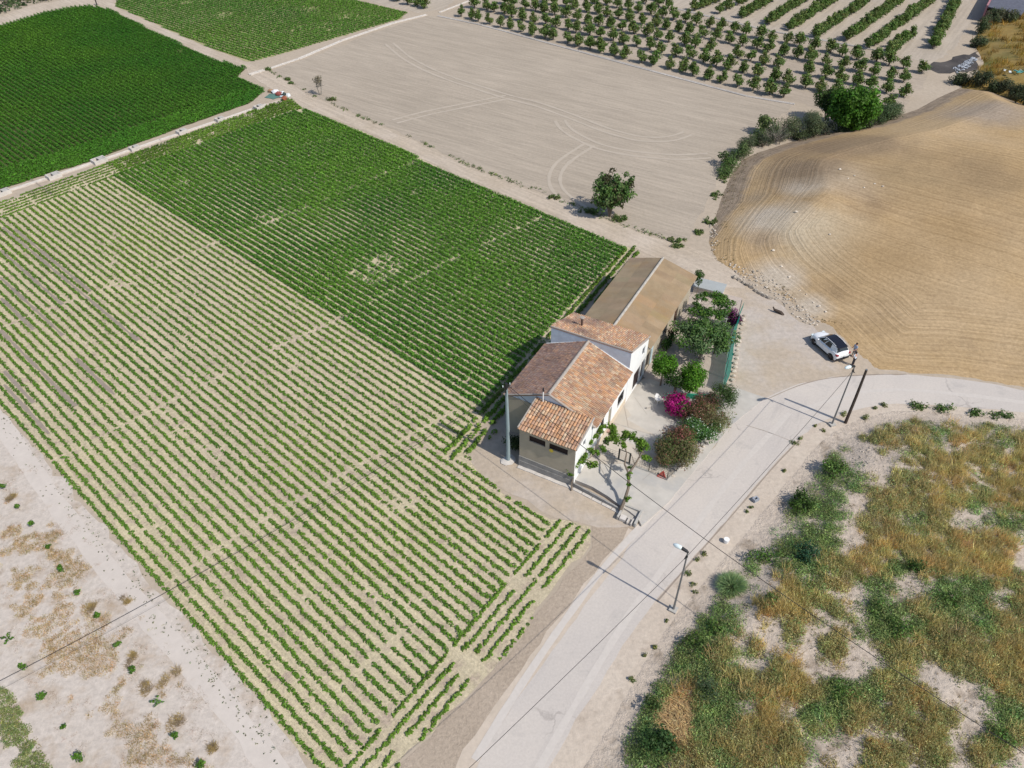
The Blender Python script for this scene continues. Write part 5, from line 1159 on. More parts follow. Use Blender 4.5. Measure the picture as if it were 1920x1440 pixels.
for x in (-PL * .36, PL * .02, PL * .38):
    b = MB(); b.box((x, 0, 2.36), (.09, PW + .5, .09)); b.build('beam', MT['kerb'], pg)
for y in (-PW / 2, PW / 2):
    b = MB(); b.box((0, y, 2.27), (PL + .3, .07, .08)); b.build('rail', MT['kerb'], pg)
o = empty('grape_vine', pc, rz, 'green vines lying over the pergola beams', 'vine')
cl = [((rng.uniform(-.5, .5) * PL, rng.choice([-1, 1]) * PW * rng.uniform(.12, .72), 2.4 + rng.uniform(-.2, .25)), (.45, .4, .22)) for _ in range(95)]
cl += [((rng.uniform(-.5, .5) * PL, -PW * .7, rng.uniform(.7, 2.0)), (.5, .3, .35)) for _ in range(10)]
crown_mesh(cl, .12, [(.075, .165, .022), (.10, .20, .03), (.06, .13, .03)], 110).build('foliage', MT['leaf'], o)
b = MB()
for i in range(14):
    x = rng.uniform(-.45, .45) * PL; y = rng.uniform(-.4, .4) * PW; b.tube([(x, y - .9, 2.42), (x + rng.normal() * .4, y, 2.5), (x + rng.normal() * .6, y + 1.0, 2.44)], [.03, .022, .012], 5)
b.build('vine_stems', MT['barkg'], o)
yplant('bougainvillea', 'purple bougainvillea at the pergola corner by the green net', 'flowering shrub', 1369, 618, ball_clumps((0, 0, 1.6), (.65, .6, .9), 16, .38), .09, [(.15, .022, .11), (.11, .018, .09), (.05, .07, .02)], stems(1.5, .4, 4, .04), per=160)
yplant('bougainvillea', 'magenta bougainvillea in full flower beside the white chair', 'flowering shrub', 1267, 776, ball_clumps((0, 0, 1.2), (1.1, .95, .7), 34, .46), .10, [(.40, .006, .17), (.30, .004, .13), (.46, .02, .22), (.34, .004, .15), (.10, .16, .04)], stems(1.0, .4, 4, .04), per=150)
OL = [(.175, .18, .07), (.15, .185, .06), (.195, .16, .075)]
yplant('oleander', 'large olive green oleander bush at the yard gate corner', 'flowering shrub', 1264, 868, ball_clumps((0, 0, 1.35), (1.85, 1.5, .95), 48, .6), .10, OL + [(.07, .11, .028)], stems(1.2, .8, 6, .04), per=150, aspect=.28, flowers=((.34, .12, .115), .05, .05))
yplant('oleander', 'oleander bush with dull pink flowers behind the large olive one', 'flowering shrub', 1268, 848, ball_clumps((0, 0, 1.95), (1.2, .9, .5), 20, .46), .09, [(.15, .085, .05), (.11, .10, .035)], stems(1.6, .5, 4, .04), per=140, aspect=.28, flowers=((.38, .12, .12), .22, .05))
yplant('white_flower_bush', 'fresh green bush with white flowers in the middle of the hedge', 'flowering shrub', 1302, 826, ball_clumps((0, 0, 1.15), (1.55, 1.0, .7), 32, .5), .09, [(.07, .165, .04), (.085, .18, .045)], stems(.9, .6, 5, .03), per=150, flowers=((.75, .78, .70), .10, .055))
yplant('oleander', 'olive brown oleander bush at the right of the hedge', 'flowering shrub', 1332, 803, ball_clumps((0, 0, 1.3), (1.55, 1.3, .8), 36, .55), .09, OL, stems(1.1, .6, 5, .04), per=150, aspect=.28, flowers=((.36, .12, .13), .04, .05))
yplant('oleander', 'reddish flowering oleander right behind the magenta bougainvillea', 'flowering shrub', 1300, 790, ball_clumps((0, 0, 1.35), (1.4, 1.1, .7), 28, .5), .09, [(.14, .095, .045), (.10, .10, .03)], stems(1.1, .6, 5, .04), per=140, aspect=.28, flowers=((.40, .13, .13), .16, .05))
yplant('oleander', 'pink flowering oleander between the clipped tree and the corner bush', 'flowering shrub', 1322, 772, ball_clumps((0, 0, 1.25), (1.2, .7, .5), 16, .42), .09, [(.17, .08, .06), (.09, .09, .035)], stems(1.0, .5, 4, .03), per=130, aspect=.28, flowers=((.36, .10, .14), .22, .05))
yplant('corner_bush', 'fountain shaped green bush at the end of the green net', 'shrub', 1347, 762, ball_clumps((0, 0, 1.05), (1.15, 1.05, .7), 26, .5), .12, [(.065, .105, .035), (.05, .10, .02)], stems(.9, .5, 5, .03), per=140, aspect=.2)

# --- the two pruned trees
def pruned(name, label, zs, limbs, tufts, r, col):
    o = empty(name, ypt(*zs), 0, label, 'tree'); w0 = np.array(o.location)
    t = MB()
    for pts, rads in limbs: t.tube([spot(u, v, z) - w0 for u, v, z in pts], rads, 7)
    t.build('trunk', MT['bark'], o)
    cl = []
    for u, v, z, k in tufts:
        c = spot(u, v, z) - w0
        cl += [(c + rng.normal(size=3) * .15 * k, (.28 * k, .28 * k, .22 * k)) for _ in range(4)]
    crown_mesh(cl, .10, col, 260).build('leaf_tufts', MT['leaf'], o)
    return o
PG = [(.12, .22, .022), (.10, .19, .02)]
pruned('pruned_tree', 'hard pruned tree with bare limbs and leaf tufts at the culvert corner', (1163, 957),
       [([(1163, 958, .3), (1171, 938, .9), (1178, 915, 1.6), (1179, 888, 2.5)], [.16, .14, .12, .11]), ([(1179, 888, 2.5), (1171, 870, 2.9), (1175, 848, 3.1), (1168, 832, 3.4)], [.10, .075, .06, .04]), ([(1179, 888, 2.5), (1190, 872, 2.8), (1200, 855, 3.2), (1208, 842, 3.5)], [.11, .09, .07, .05]),
        ([(1200, 855, 3.2), (1196, 846, 3.4), (1186, 840, 3.5)], [.05, .035, .02]), ([(1168, 832, 3.4), (1158, 828, 3.5)], [.035, .02]), ([(1168, 832, 3.4), (1172, 818, 3.6), (1186, 820, 3.6)], [.04, .03, .02]), ([(1208, 842, 3.5), (1203, 832, 3.6)], [.04, .02]), ([(1190, 872, 2.8), (1186, 858, 3.0), (1183, 850, 3.1)], [.04, .03, .015]), ([(1205, 848, 3.4), (1212, 855, 3.3)], [.04, .02])],
       [(1157, 826, 3.5, 1.1), (1168, 833, 3.4, .8), (1169, 815, 3.65, 1.0), (1178, 816, 3.65, 1.1), (1186, 819, 3.6, .9), (1194, 824, 3.6, .9), (1203, 832, 3.6, 1.2), (1210, 838, 3.5, 1.1), (1212, 855, 3.3, 1.0), (1179, 892, 2.4, .7), (1181, 908, 1.9, .5), (1177, 934, 1.1, .7), (1182, 877, 2.6, .5)], .1, PG)
pruned('pruned_tree', 'leafy pruned tree leaning over the yard from the front wall corner', (1074, 914),
       [([(1071, 920, 0.05), (1072, 905, .6), (1076, 885, 1.5), (1082, 868, 2.2)], [.07, .06, .055, .05]), ([(1082, 868, 2.2), (1100, 862, 2.4), (1118, 850, 2.6), (1128, 836, 2.7)], [.05, .04, .035, .03]), ([(1118, 850, 2.6), (1120, 828, 2.7), (1126, 808, 2.8)], [.035, .03, .02]), ([(1128, 836, 2.7), (1140, 820, 2.8), (1146, 803, 2.9)], [.035, .03, .02])],
       [(1070, 870, 2.2, 1.1), (1068, 876, 1.9, .8), (1072, 890, 1.3, .7), (1091, 862, 2.4, 1.0), (1097, 856, 2.5, .8), (1110, 868, 2.4, 1.0), (1115, 872, 2.3, .7), (1113, 846, 2.6, .8), (1106, 842, 2.6, .6), (1130, 838, 2.7, .9), (1122, 851, 2.6, .6), (1124, 808, 2.8, 1.0), (1118, 816, 2.8, .8), (1128, 802, 2.9, .8), (1146, 799, 2.9, 1.1), (1150, 810, 2.8, 1.1), (1143, 818, 2.8, 1.1), (1138, 826, 2.75, .9), (1108, 828, 2.65, .6), (1112, 818, 2.7, .5)], .1, PG)
b_ = spot(975, 820); plant('dark_bush', 'dark bush in the shade behind the front wing', 'shrub', spot(963, 838), ball_clumps((0, 0, .8), (.7, .8, .6), 12, .45), .10, [(.05, .08, .025)], stems(.8, .4, 4, .03), per=120)

# --- brush beyond the hill and far left
for u, v, R, z, lab in [(1800, 158, (2.5, 1.2, .8), .9, 'dark grey green bush nearest the burnt patch'), (1838, 160, (2.6, 1.6, 1.0), 1.2, 'dark grey green bush second from the burnt patch'), (1872, 172, (2.6, 1.6, 1.1), 1.3, 'dark grey green bush third from the burnt patch'), (1905, 185, (2.6, 1.6, 1.1), 1.3, 'dark grey green bush at the right edge above the hill'), (1930, 200, (2.6, 1.8, 1.1), 1.2, 'dark bush cut by the right edge above the hill')]:
    w = drop(u, v, lambda P: np.maximum(np.maximum(farb_z(P), hill_z(P)), 0)); plant('bank_bush', lab, 'shrub', w, ball_clumps((0, 0, z), R, 18, .8), .2, [(.075, .085, .045), (.06, .08, .035)], stems(z, 1, 4, .06), per=55, group='dark bushes behind the hill', aspect=.35)
for u, v, R, z, lab in [(1838, 62, (1.8, 1.6, 1.5), 1.6, 'tall green reeds below the pink walled house'), (1862, 44, (2.2, 1.8, 1.6), 1.7, 'tall green reeds right beside the pink walled house'), (1832, 88, (1.4, 1.2, .9), 1.0, 'brownish bush at the foot of the grassy slope'), (1890, 40, (2.0, 1.6, 1.2), 1.2, 'green brush at the top right slope')]:
    w = drop(u, v, lambda P: np.maximum(farb_z(P), 0)); plant('reed_bush', lab, 'shrub', w, ball_clumps((0, 0, z), R, 16, .8), .25, [(.085, .115, .05), (.10, .105, .06)], stems(z, 1, 4, .06), per=50, group='reeds at the top right', aspect=.25)
P = scatter_poly(FARB, 1500); P = P[(P[:, 0] < 140)]; tuft_mass('slope_grass', P, farb_z, 0, .8, 1.0, .1, (.33, .22, .05), 'golden dry grass on the slope at the top right', 'dry grass', 'dry', blade=22, bw=.05)
P = scatter_poly(S([(-200, 70), (0, 27), (60, 8), (125, -4), (100, -40), (-200, -30)]), 700); tuft_mass('far_thicket', P, None, 22, 1.0, 1.3, .3, (.060, .095, .035), 'dense green thicket beyond the track in the top left corner', 'thicket', 'leaf', size=rng.uniform(.6, 1.3, len(P)))
bk = HILL[:12]; P = np.concatenate([a_ + (b_ - a_) * rng.random(int(np.hypot(*(b_ - a_)) * 9))[:, None] for a_, b_ in zip(bk[:-1], bk[1:])]); P = P + rng.normal(size=P.shape) * 1.1
P = P[inside(P, HILL) & (segdist(P, HILL) < 3.2) & (vnoise(P, 2.0, 14) > .35)]
tuft_mass('bank_weeds', P, lambda Q: np.maximum(hill_z(Q), 0), 5, .14, .16, .06, (.22, .18, .10), 'dry weed scraps on the dark bank of the stubble hill', 'weeds', 'dry', blade=8, bw=.014, size=rng.uniform(.5, 1.4, len(P)))
P = lift([(u + rng.normal() * 14, v + rng.normal() * 14) for u, v in [(1500, 850), (1480, 880), (1460, 905), (1440, 925), (1425, 950), (1405, 985), (1385, 1010), (1360, 1040), (1340, 1075), (1320, 1120), (1300, 1160), (1280, 1190), (1255, 1225), (1235, 1260), (1210, 1300), (1190, 1330), (1165, 1370), (1140, 1400), (1560, 820), (1590, 800), (1640, 800), (1700, 790), (1760, 790)] for _ in range(14)])
tuft_mass('bank_tufts', P, scrub_z, 9, .16, .16, .06, (.19, .20, .085), 'small mixed weeds dotting the sandy road bank', 'weeds', 'leaf', blade=8, bw=.012, size=rng.uniform(.4, 1.6, len(P)))

# ------------------------------------------------------------------ poles, lamps, cables
def street_lamp(w, h, az, label):
    o = empty('street_lamp', w, az, label, 'street lamp', 'street lamps along the road')
    b = MB(); b.box((0, 0, .06), (.55, .55, .2)); b.build('footing', MT['conc'], o)
    b = MB(); b.tube([(0, 0, .1), (0, 0, 1.2), (0, 0, h)], [.085, .075, .05], 10); b.build('pole', MT['galv'], o)
    b = MB(); b.cyl((0, 0, h - .55), .075, .2, 10); b.box((.05, .1, h - .5), (.08, .3, .06)); b.build('bracket', MT['iron'], o)
    hd = MB(); hd.tube([(-.05, 0, h - .02), (.10, 0, h + .06), (.42, 0, h + .12), (.48, 0, h + .12)], [.06, .11, .125, .10], 8); head = hd.build('lamp_head', MT['iron'], o)
    bw = MB(); bw.tube([(.44, 0, h + .11), (.55, 0, h + .12), (.80, 0, h + .12), (1.0, 0, h + .11), (1.08, 0, h + .10)], [.10, .15, .16, .11, .04], 12); bw.build('lamp_bowl', MT['lamp'], head, smooth=True)
    return o
L1 = drop(1262.3, 1144, scrub_z); L2 = drop(1559.3, 796.7, scrub_z); L1[2] = max(L1[2], .03); L2[2] = max(L2[2], .03)
LH = 7.05
street_lamp(L1, LH, math.radians(146), 'street lamp on the lower road bank with its white bowl over the road')
street_lamp(L2, LH, math.radians(200), 'street lamp at the road bend beside the wooden pole')
W = drop(1585, 793, scrub_z); o = empty('wooden_pole', W, 0, 'dark tarred wooden pole without wires at the road bend', 'pole')
b = MB(); b.tube([(0, 0, -.1), (0.0, .0, 3.2), (-.05, .0, 6.45)], [.15, .13, .105], 10); b.build('pole_shaft', MT['wood'], o)
b = MB(); b.cyl((-.05, 0, 6.44), .10, .06, 10); b.build('pole_cap', MT['galv'], o)
CP = spot(953, 864); CH = 8.95
o = empty('utility_pole', CP, math.radians(30), 'pale blue grey concrete utility pole at the corner of the farmhouse', 'utility pole')
b = MB(); b.tube([(0, 0, -.1), (0, 0, 4), (-.04, .10, CH)], [.19, .16, .115], 10); b.build('pole_shaft', MT['polec'], o)
b = MB(); b.tube([(-.04, .10, CH - .85), (-.04, .10, CH + .12)], [.13, .125], 10); b.box((.15, .1, CH - .1), (.35, .06, .06)); b.box((-.22, .1, CH - .25), (.3, .06, .06)); b.build('pole_collar', MT['iron'], o)
b = MB()
for a in (.3, -.35): b.cyl((a, .1, CH - .16), .04, .16, 8)
b.build('insulator', MT['lamp'], o)
b = MB(); b.blob((0, 0, .05), (.75, .6, .16), rough=.2); b.build('pole_foot', MT['kerb'], o)
PT = np.array([CP[0] - .05, CP[1] + .08, CH])
def cable(name, a, b_, sag, r, label, n=28):
    a = np.array(a, float); b_ = np.array(b_, float); t = np.linspace(0, 1, n); P = a + (b_ - a) * t[:, None]; P[:, 2] -= sag * 4 * t * (1 - t)
    m = MB(); m.tube(P, r, 5); o = m.build(name, MT['cable']); return meta(o, label, 'cable')
far_r = spot(2060, 1500, 7.6)
cable('power_cable', PT, far_r, 1.45, .024, 'black cable from the concrete pole crossing the road to the lower right')
cable('power_cable', PT + [0, 0, -.1], spot(-70, 1312, 7.4), 1.05, .019, 'black cable from the concrete pole across the crops to the lower left')
cable('power_cable', PT + [0, 0, -.3], spot(-70, 1330, 7.4), 1.15, .008, 'thin second wire just below the cable to the lower left')
t1 = L1 + [0, 0, LH - .45]; t2 = L2 + [0, 0, LH - .45]
cable('lamp_cable', t1, t2, .35, .016, 'thin cable strung from lamp to lamp over the road')
cable('lamp_cable', spot(700, 1610, 6.5), t1, .3, .016, 'thin cable from the lower lamp over the road to the bottom edge')
cable('house_cable', PT + [0, 0, -.2], hpt(.2, -.05, 4.5), .25, .014, 'thin wire from the concrete pole to the front wing of the farmhouse')

# ------------------------------------------------------------------ the car
wf = spot(1525.6, 645.8); wr = spot(1556.7, 673.5); hd = (wf - wr)[:2]; WB = np.hypot(*hd); hd /= WB; rt = np.array([hd[1], -hd[0]])
cc = (wf + wr)[:2] / 2 + rt * .76
car = empty('parked_car', (cc[0], cc[1], .03), math.atan2(hd[1], hd[0]), 'white compact crossover car with black roof parked on the dirt lot', 'car')
def loft(b, st, mi=0, close=True):
    """st = list of rings (same number of points), skinned in order"""
    n = len(st[0]); V = np.concatenate([np.array(s, float) for s in st]); F = []
    for i in range(len(st) - 1):
        for j in range(n - 1): F.append([i * n + j, i * n + j + 1, (i + 1) * n + j + 1, (i + 1) * n + j])
    b.add(V, [F], mi=mi)
    if close: b.add(st[0], [np.arange(n)[::-1]], mi=mi); b.add(st[-1], [np.arange(n)], mi=mi)
XF, XR = WB / 2 + .78, -(WB / 2 + .72)
def ring(x, w, zb, zs, zt, cr=.03):
    h = [(x, 0, zb), (x, w * .93, zb), (x, w * .985, zb + .12), (x, w, (zb + zs) * .52), (x, w * .97, zs - .10), (x, w * .90, zs), (x, w * .62, zt), (x, 0, zt + cr)]
    return [(p[0], -p[1], p[2]) for p in h] + [p for p in reversed(h)]
b = MB()
loft(b, [ring(XF, .60, .30, .62, .66), ring(XF - .06, .74, .24, .74, .79), ring(XF - .28, .84, .22, .86, .93), ring(XF - .75, .885, .22, .98, 1.03), ring(XF - 1.10, .89, .22, 1.04, 1.08), ring(.1, .89, .22, 1.06, 1.08),
         ring(-1.0, .89, .22, 1.08, 1.10), ring(XR + .45, .88, .24, 1.10, 1.12), ring(XR + .16, .85, .26, 1.06, 1.10), ring(XR + .02, .78, .32, .94, 1.0), ring(XR, .70, .38, .80, .84)])
body = b.build('car_body', MT['carw'], car, smooth=True)
# cabin: white pillars as frame, glass set just proud, black roof
zb_, zt_ = 1.06, 1.60
def cab(x0, x1, w0, w1, z0, z1): return x0
A0, A1, C0_, C1_ = XF - 1.02, XF - 1.72, XR + .10, XR + .52      # base/top of screens
wB, wT = .80, .62
b = MB()
def crect(x0, w0, z0): return [(x0, -w0, z0), (x0, w0, z0)]
base = [(A0, wB * .94, zb_), (A0 - .5, wB, zb_), (-.6, wB, zb_), (C0_ + .15, wB * .95, zb_ + .02)]
top = [(A1, wT, zt_ - .03), (A1 - .35, wT + .02, zt_), (-.7, wT + .02, zt_ + .01), (C1_, wT * .97, zt_ - .06)]
V = [(x, y, z) for x, y, z in base] + [(x, y, z) for x, y, z in top]; V += [(x, -y, z) for x, y, z in V[:8]]
b.add(V, [[[i, i + 1, 5 + i, 4 + i] for i in range(3)] + [[8 + i, 12 + i, 13 + i, 9 + i] for i in range(3)] + [[0, 4, 12, 8], [3, 11, 15, 7]] + [[4 + i, 5 + i, 13 + i, 12 + i] for i in range(3)]])
b.build('pillars', MT['carw'], car)
def lerp(a, b_, t): return tuple(np.array(a) + (np.array(b_) - np.array(a)) * t)
def pane(name, q, off, mat, inset=.06):
    q = [np.array(p, float) for p in q]; c = sum(q) / len(q); q = [p + (c - p) * inset for p in q]; n = np.cross(q[1] - q[0], q[2] - q[0]); n /= np.linalg.norm(n)
    if n @ (c - np.array([0, 0, 1.0])) < 0: n = -n
    m = MB(); k = len(q); m.add([p + n * off for p in q] + [p + n * .001 for p in q], [np.arange(k)] + [[[i, (i + 1) % k, k + (i + 1) % k, k + i] for i in range(k)]]); return m.build(name, mat, car)
bl, br_ = base[0], (base[0][0], -base[0][1], base[0][2]); tl_, tr_ = top[0], (top[0][0], -top[0][1], top[0][2])
pane('windscreen', [bl, br_, tr_, tl_], .015, MT['glass'], .05)
pane('rear_window', [base[3], (base[3][0], -base[3][1], base[3][2]), (top[3][0], -top[3][1], top[3][2]), top[3]], .015, MT['glass'], .05)
for s in (1, -1):
    f = lambda p: (p[0], p[1] * s, p[2])
    pane('side_window', [f(lerp(base[0], base[1], .25)), f(base[1]), f(lerp(base[1], base[2], .45)), f(lerp(top[1], top[2], .4)), f(top[1]), f(lerp(top[0], top[1], .3))], .012, MT['glass'], .04)
    pane('side_window', [f(lerp(base[1], base[2], .50)), f(lerp(base[2], base[3], .25)), f(lerp(top[2], top[3], .2)), f(lerp(top[1], top[2], .45))], .012, MT['glass'], .05)
b = MB(); rf = [(A1 + .05, .60), (A1 - .35, .635), (-.7, .635), (C1_ - .05, .59)]
V = [(x, y, z) for (x, y), z in zip(rf, (zt_ - .025, zt_ + .03, zt_ + .04, zt_ - .03))]; V += [(x, -y, z) for x, y, z in V]; V2 = [(x, y, z - .05) for x, y, z in V]
b.add(V + V2, [[[i, i + 1, 5 + i, 4 + i] for i in range(3)] + [[i, i + 1, 9 + i, 8 + i] for i in range(3)] + [[4 + i, 5 + i, 13 + i, 12 + i] for i in range(3)] + [[0, 4, 12, 8], [3, 7, 15, 11]]]); b.build('roof_panel', MT['carb'], car)
b = MB(); b.box((C1_ - .10, 0, zt_ - .03), (.26, 1.12, .05)); b.build('spoiler', MT['carb'], car)
for s in (1, -1):
    b = MB(); b.tube([(A1 - .1, s * .60, zt_ + .02), (A1 - .35, s * .60, zt_ + .09), (-.8, s * .60, zt_ + .095), (C1_ + .2, s * .585, zt_ + .0)], .028, 6); b.build('roof_rail', MT['carw'], car)
    b = MB(); b.blob((A0 - .28, s * .96, 1.10), (.10, .13, .09), rough=.03, seg=10); b.build('wing_mirror', MT['carw'], car, smooth=True)
    for x, nm in ((WB / 2, 'front'), (-WB / 2, 'rear')):
        w = empty('wheel', (x, s * .78, .325)); w.parent = car
        m = MB(); m.tube([(0, -.115, 0), (0, -.09, 0), (0, .09, 0), (0, .115, 0)], [.28, .325, .325, .28], 20); m.build('tyre', MT['rubber'], w)
        m = MB()
        for k in range(5):
            a = k * 2 * math.pi / 5; m.box((math.cos(a) * .11, s * .118, math.sin(a) * .11), (.2, .02, .06), 0)
        m.tube([(0, s * .10, 0), (0, s * .122, 0)], [.20, .19], 16); m.build('rim', MT['rim'], w)
        m = MB(); an = np.linspace(-.15, math.pi + .15, 12); Vv = [(x + math.cos(a) * .43, s * yy, .30 + math.sin(a) * .43) for yy in (.80, .905) for a in an] + [(x + math.cos(a) * .33, s * .907, .30 + math.sin(a) * .33) for a in an]
        m.add(Vv, [[[i, i + 1, 13 + i, 12 + i] for i in range(11)] + [[12 + i, 13 + i, 25 + i, 24 + i] for i in range(11)]]); m.build('wheel_arch', MT['plast'], car)
    b = MB(); b.box((0, s * .885, .30), (WB - .75, .05, .16)); b.build('sill', MT['plast'], car)
    for x0, x1 in ((-.02, 1.02), (-1.02, -.06)):
        b = MB(); b.box(((x0 + x1) / 2 + .12, s * .886, .68), (x1 - x0, .02, .56)); d_ = b.build('door', MT['carw'], car)
        b = MB(); b.box((x0 + .26, s * .902, .90), (.18, .02, .035)); b.build('handle', MT['carw'], d_)
    b = MB(); b.box((XF - .20, s * .68, .80), (.22, .26, .10)); b.build('headlight', MT['lamp'], car)
    b = MB(); b.box((XR + .11, s * .735, .92), (.26, .22, .17)); b.build('tail_light', MT['red'], car)
b = MB(); b.box((XR + .06, 0, .42), (.22, 1.56, .26)); b.build('rear_bumper', MT['plast'], car)
b = MB(); b.box((XF - .08, 0, .40), (.22, 1.5, .24)); b.build('front_bumper', MT['plast'], car)
b = MB(); b.box((XR - .005, 0, .78), (.03, .52, .12)); b.build('number_plate', MT['plate'], car)

# ------------------------------------------------------------------ two people behind the car
def skin_body(name, joints, edges, mat, parent, sub=1):
    me = bpy.data.meshes.new(name); names = list(joints); me.from_pydata([joints[k][0] for k in names], [(names.index(a), names.index(b_)) for a, b_ in edges], [])
    o = link(name, me, parent); me.materials.append(mat)
    md = o.modifiers.new('skin', 'SKIN'); md.use_smooth_shade = True
    sv = me.skin_vertices[0].data
    for i, k in enumerate(names): sv[i].radius = (joints[k][1], joints[k][1] * joints[k][2] if len(joints[k]) > 2 else joints[k][1])
    sv[0].use_root = True
    s = o.modifiers.new('smooth', 'SUBSURF'); s.levels = sub; s.render_levels = sub
    return o
def person(w, rz, label, shirt, trou, hair, bend=0.0, arm=.35):
    o = empty('person', w, rz, label, 'person')
    B = lambda z: bend * max(0, z - .95)      # lean forward (+x)
    J = {'pel': ((0, 0, .95), .115), 'waist': ((B(1.08), 0, 1.08), .105), 'chest': ((B(1.32), 0, 1.32), .13), 'neck': ((B(1.48), 0, 1.48), .055), 'chin': ((B(1.54) + .01, 0, 1.55), .062), 'head': ((B(1.63) + .01, 0, 1.64), .088), 'top': ((B(1.7), 0, 1.72), .07)}
    E = [('pel', 'waist'), ('waist', 'chest'), ('chest', 'neck'), ('neck', 'chin'), ('chin', 'head'), ('head', 'top')]
    for s, n in ((1, 'l'), (-1, 'r')):
        J['sh' + n] = ((B(1.40), s * .18, 1.41), .055); J['el' + n] = ((B(1.2) + .05, s * .25, 1.14), .042); J['wr' + n] = ((B(1.1) + arm, s * .20, 1.02), .030); J['ha' + n] = ((B(1.1) + arm + .07, s * .19, 1.00), .036); J['fi' + n] = ((B(1.1) + arm + .15, s * .18, .98), .022)
        J['hip' + n] = ((0, s * .09, .90), .085); J['kn' + n] = ((.02, s * .11, .50), .058); J['an' + n] = ((-.01, s * .12, .10), .042); J['to' + n] = ((.14, s * .14, .04), .038)
        E += [('chest', 'sh' + n), ('sh' + n, 'el' + n), ('el' + n, 'wr' + n), ('wr' + n, 'ha' + n), ('ha' + n, 'fi' + n), ('pel', 'hip' + n), ('hip' + n, 'kn' + n), ('kn' + n, 'an' + n), ('an' + n, 'to' + n)]
    skin_body('body', J, E, MT['skin'], o)
    g = lambda ks, d, ex={}: {k: (J[k][0], J[k][1] + d) for k in ks} | ex
    def sl(n): a, c = np.array(J['sh' + n][0]), np.array(J['el' + n][0]); return (tuple(a + (c - a) * .75), .062)
    S_ = {'waist': (J['waist'][0], .125), 'hem': ((0, 0, .90), .13), 'chest': (J['chest'][0], .148), 'col': ((B(1.44), 0, 1.45), .075), 'shl': (J['shl'][0], .072), 'shr': (J['shr'][0], .072), 'sll': sl('l'), 'slr': sl('r')}
    skin_body('shirt', S_, [('waist', 'hem'), ('waist', 'chest'), ('chest', 'col'), ('chest', 'shl'), ('chest', 'shr'), ('shl', 'sll'), ('shr', 'slr')], MT[shirt], o)
    T_ = {'pel': ((0, 0, .95), .128)}; Et = []
    for n in 'lr': T_ |= {'hip' + n: (J['hip' + n][0], .10), 'kn' + n: (J['kn' + n][0], .075), 'an' + n: ((J['an' + n][0][0], J['an' + n][0][1], .14), .062)}; Et += [('pel', 'hip' + n), ('hip' + n, 'kn' + n), ('kn' + n, 'an' + n)]
    skin_body('trousers', T_, Et, MT[trou], o)
    h = MB(); c = J['head'][0]; h.blob((c[0] - .02, 0, c[2] + .035), (.112, .105, .105), rough=.05, seg=12, rings=7); h.blob((c[0] - .06, 0, c[2] - .05), (.07, .095, .12), rough=.05, seg=10); h.build('hair', MT[hair], o, smooth=True)
    for s, n in ((1, 'l'), (-1, 'r')):
        m = MB(); m.blob((J['an' + n][0][0] + .07, J['to' + n][0][1] - .005 * s, .05), (.15, .055, .055), rough=.03, seg=10); m.build('shoe', MT['trou'], o, smooth=True)
    f = MB(); f.blob((c[0] + .095, 0, c[2] - .01), (.02, .014, .022), rough=.02); f.build('nose', MT['skin'], o, smooth=True)
    f = MB()
    for s in (1, -1): f.blob((c[0] + .082, s * .033, c[2] + .012), (.010, .014, .008), rough=.02)
    f.build('eyes', MT['hair'], o); f = MB(); f.box((c[0] + .085, 0, c[2] - .055), (.012, .045, .010)); f.build('mouth', MT['red'], o)
    for s in (1, -1): f = MB(); f.blob((c[0] - .005, s * .092, c[2] - .005), (.02, .012, .032), rough=.03); f.build('ear', MT['skin'], o, smooth=True)
    return o
car_az = math.atan2(hd[1], hd[0])
person(spot(1599, 668), car_az + 1.5, 'person in a grey blue top standing behind the car, farther from the road', 'denim', 'grey_t', 'hair', bend=.12, arm=.30)
person(spot(1598, 685.5), car_az + .2, 'person with dark hair and a white shirt behind the car, nearer the lamp', 'wshirt', 'trou', 'hair', bend=.15, arm=.32)

# ------------------------------------------------------------------ fences, gate, chair and yard things
fz = empty('net_fence', ypt(1357, 737), 0, 'tall green shade net fence between garden and dirt lot', 'fence'); f0 = np.array(fz.location)
fl = [ypt(*p) for p in ((1354, 737), (1358, 710), (1362, 682), (1367, 652), (1374, 622), (1383, 596))]; NH = 2.3
for i, p in enumerate(fl):
    b = MB(); q = p - f0; b.cyl((q[0], q[1], q[2] - .2), .035, NH + .3, 8); b.build('post', MT['galv'], fz)
for p, q in zip(fl[:-1], fl[1:]):
    a_, c_ = p - f0, q - f0; n = 7; b = MB(); V = []
    nn = np.array([-(c_ - a_)[1], (c_ - a_)[0], 0]); nn /= np.linalg.norm(nn)
    for k in range(n):
        t = k / (n - 1); m = a_ + (c_ - a_) * t
        for z in (0.02, .6, 1.2, NH): V.append(m + nn * -.14 * z + nn * (.03 + .05 * math.sin(t * math.pi) * math.sin(z * 2.2) + rng.normal() * .01) + [0, 0, z - (.06 * math.sin(t * math.pi) if z == NH else 0)])
    b.add(V, [[[k * 4 + j, k * 4 + j + 1, k * 4 + j + 5, k * 4 + j + 4] for k in range(n - 1) for j in range(3)]]); b.build('net_panel', MT['net'], fz)
def rock(u, v, r, label, group, yard=True, fz_=None):
    w = ypt(u, v) if yard else (spot(u, v) if fz_ is None else drop(u, v, fz_)); w = w + [0, 0, r * .3]
    o = MB(); o.blob((0, 0, 0), (r, r * rng.uniform(.7, 1), r * .65), np.array([1, 1, 1]) * rng.uniform(.75, 1.15), rough=.22, seg=7, rings=4)
    return meta(o.build('stone', MT['stone'], loc=w), label, 'stone', group)
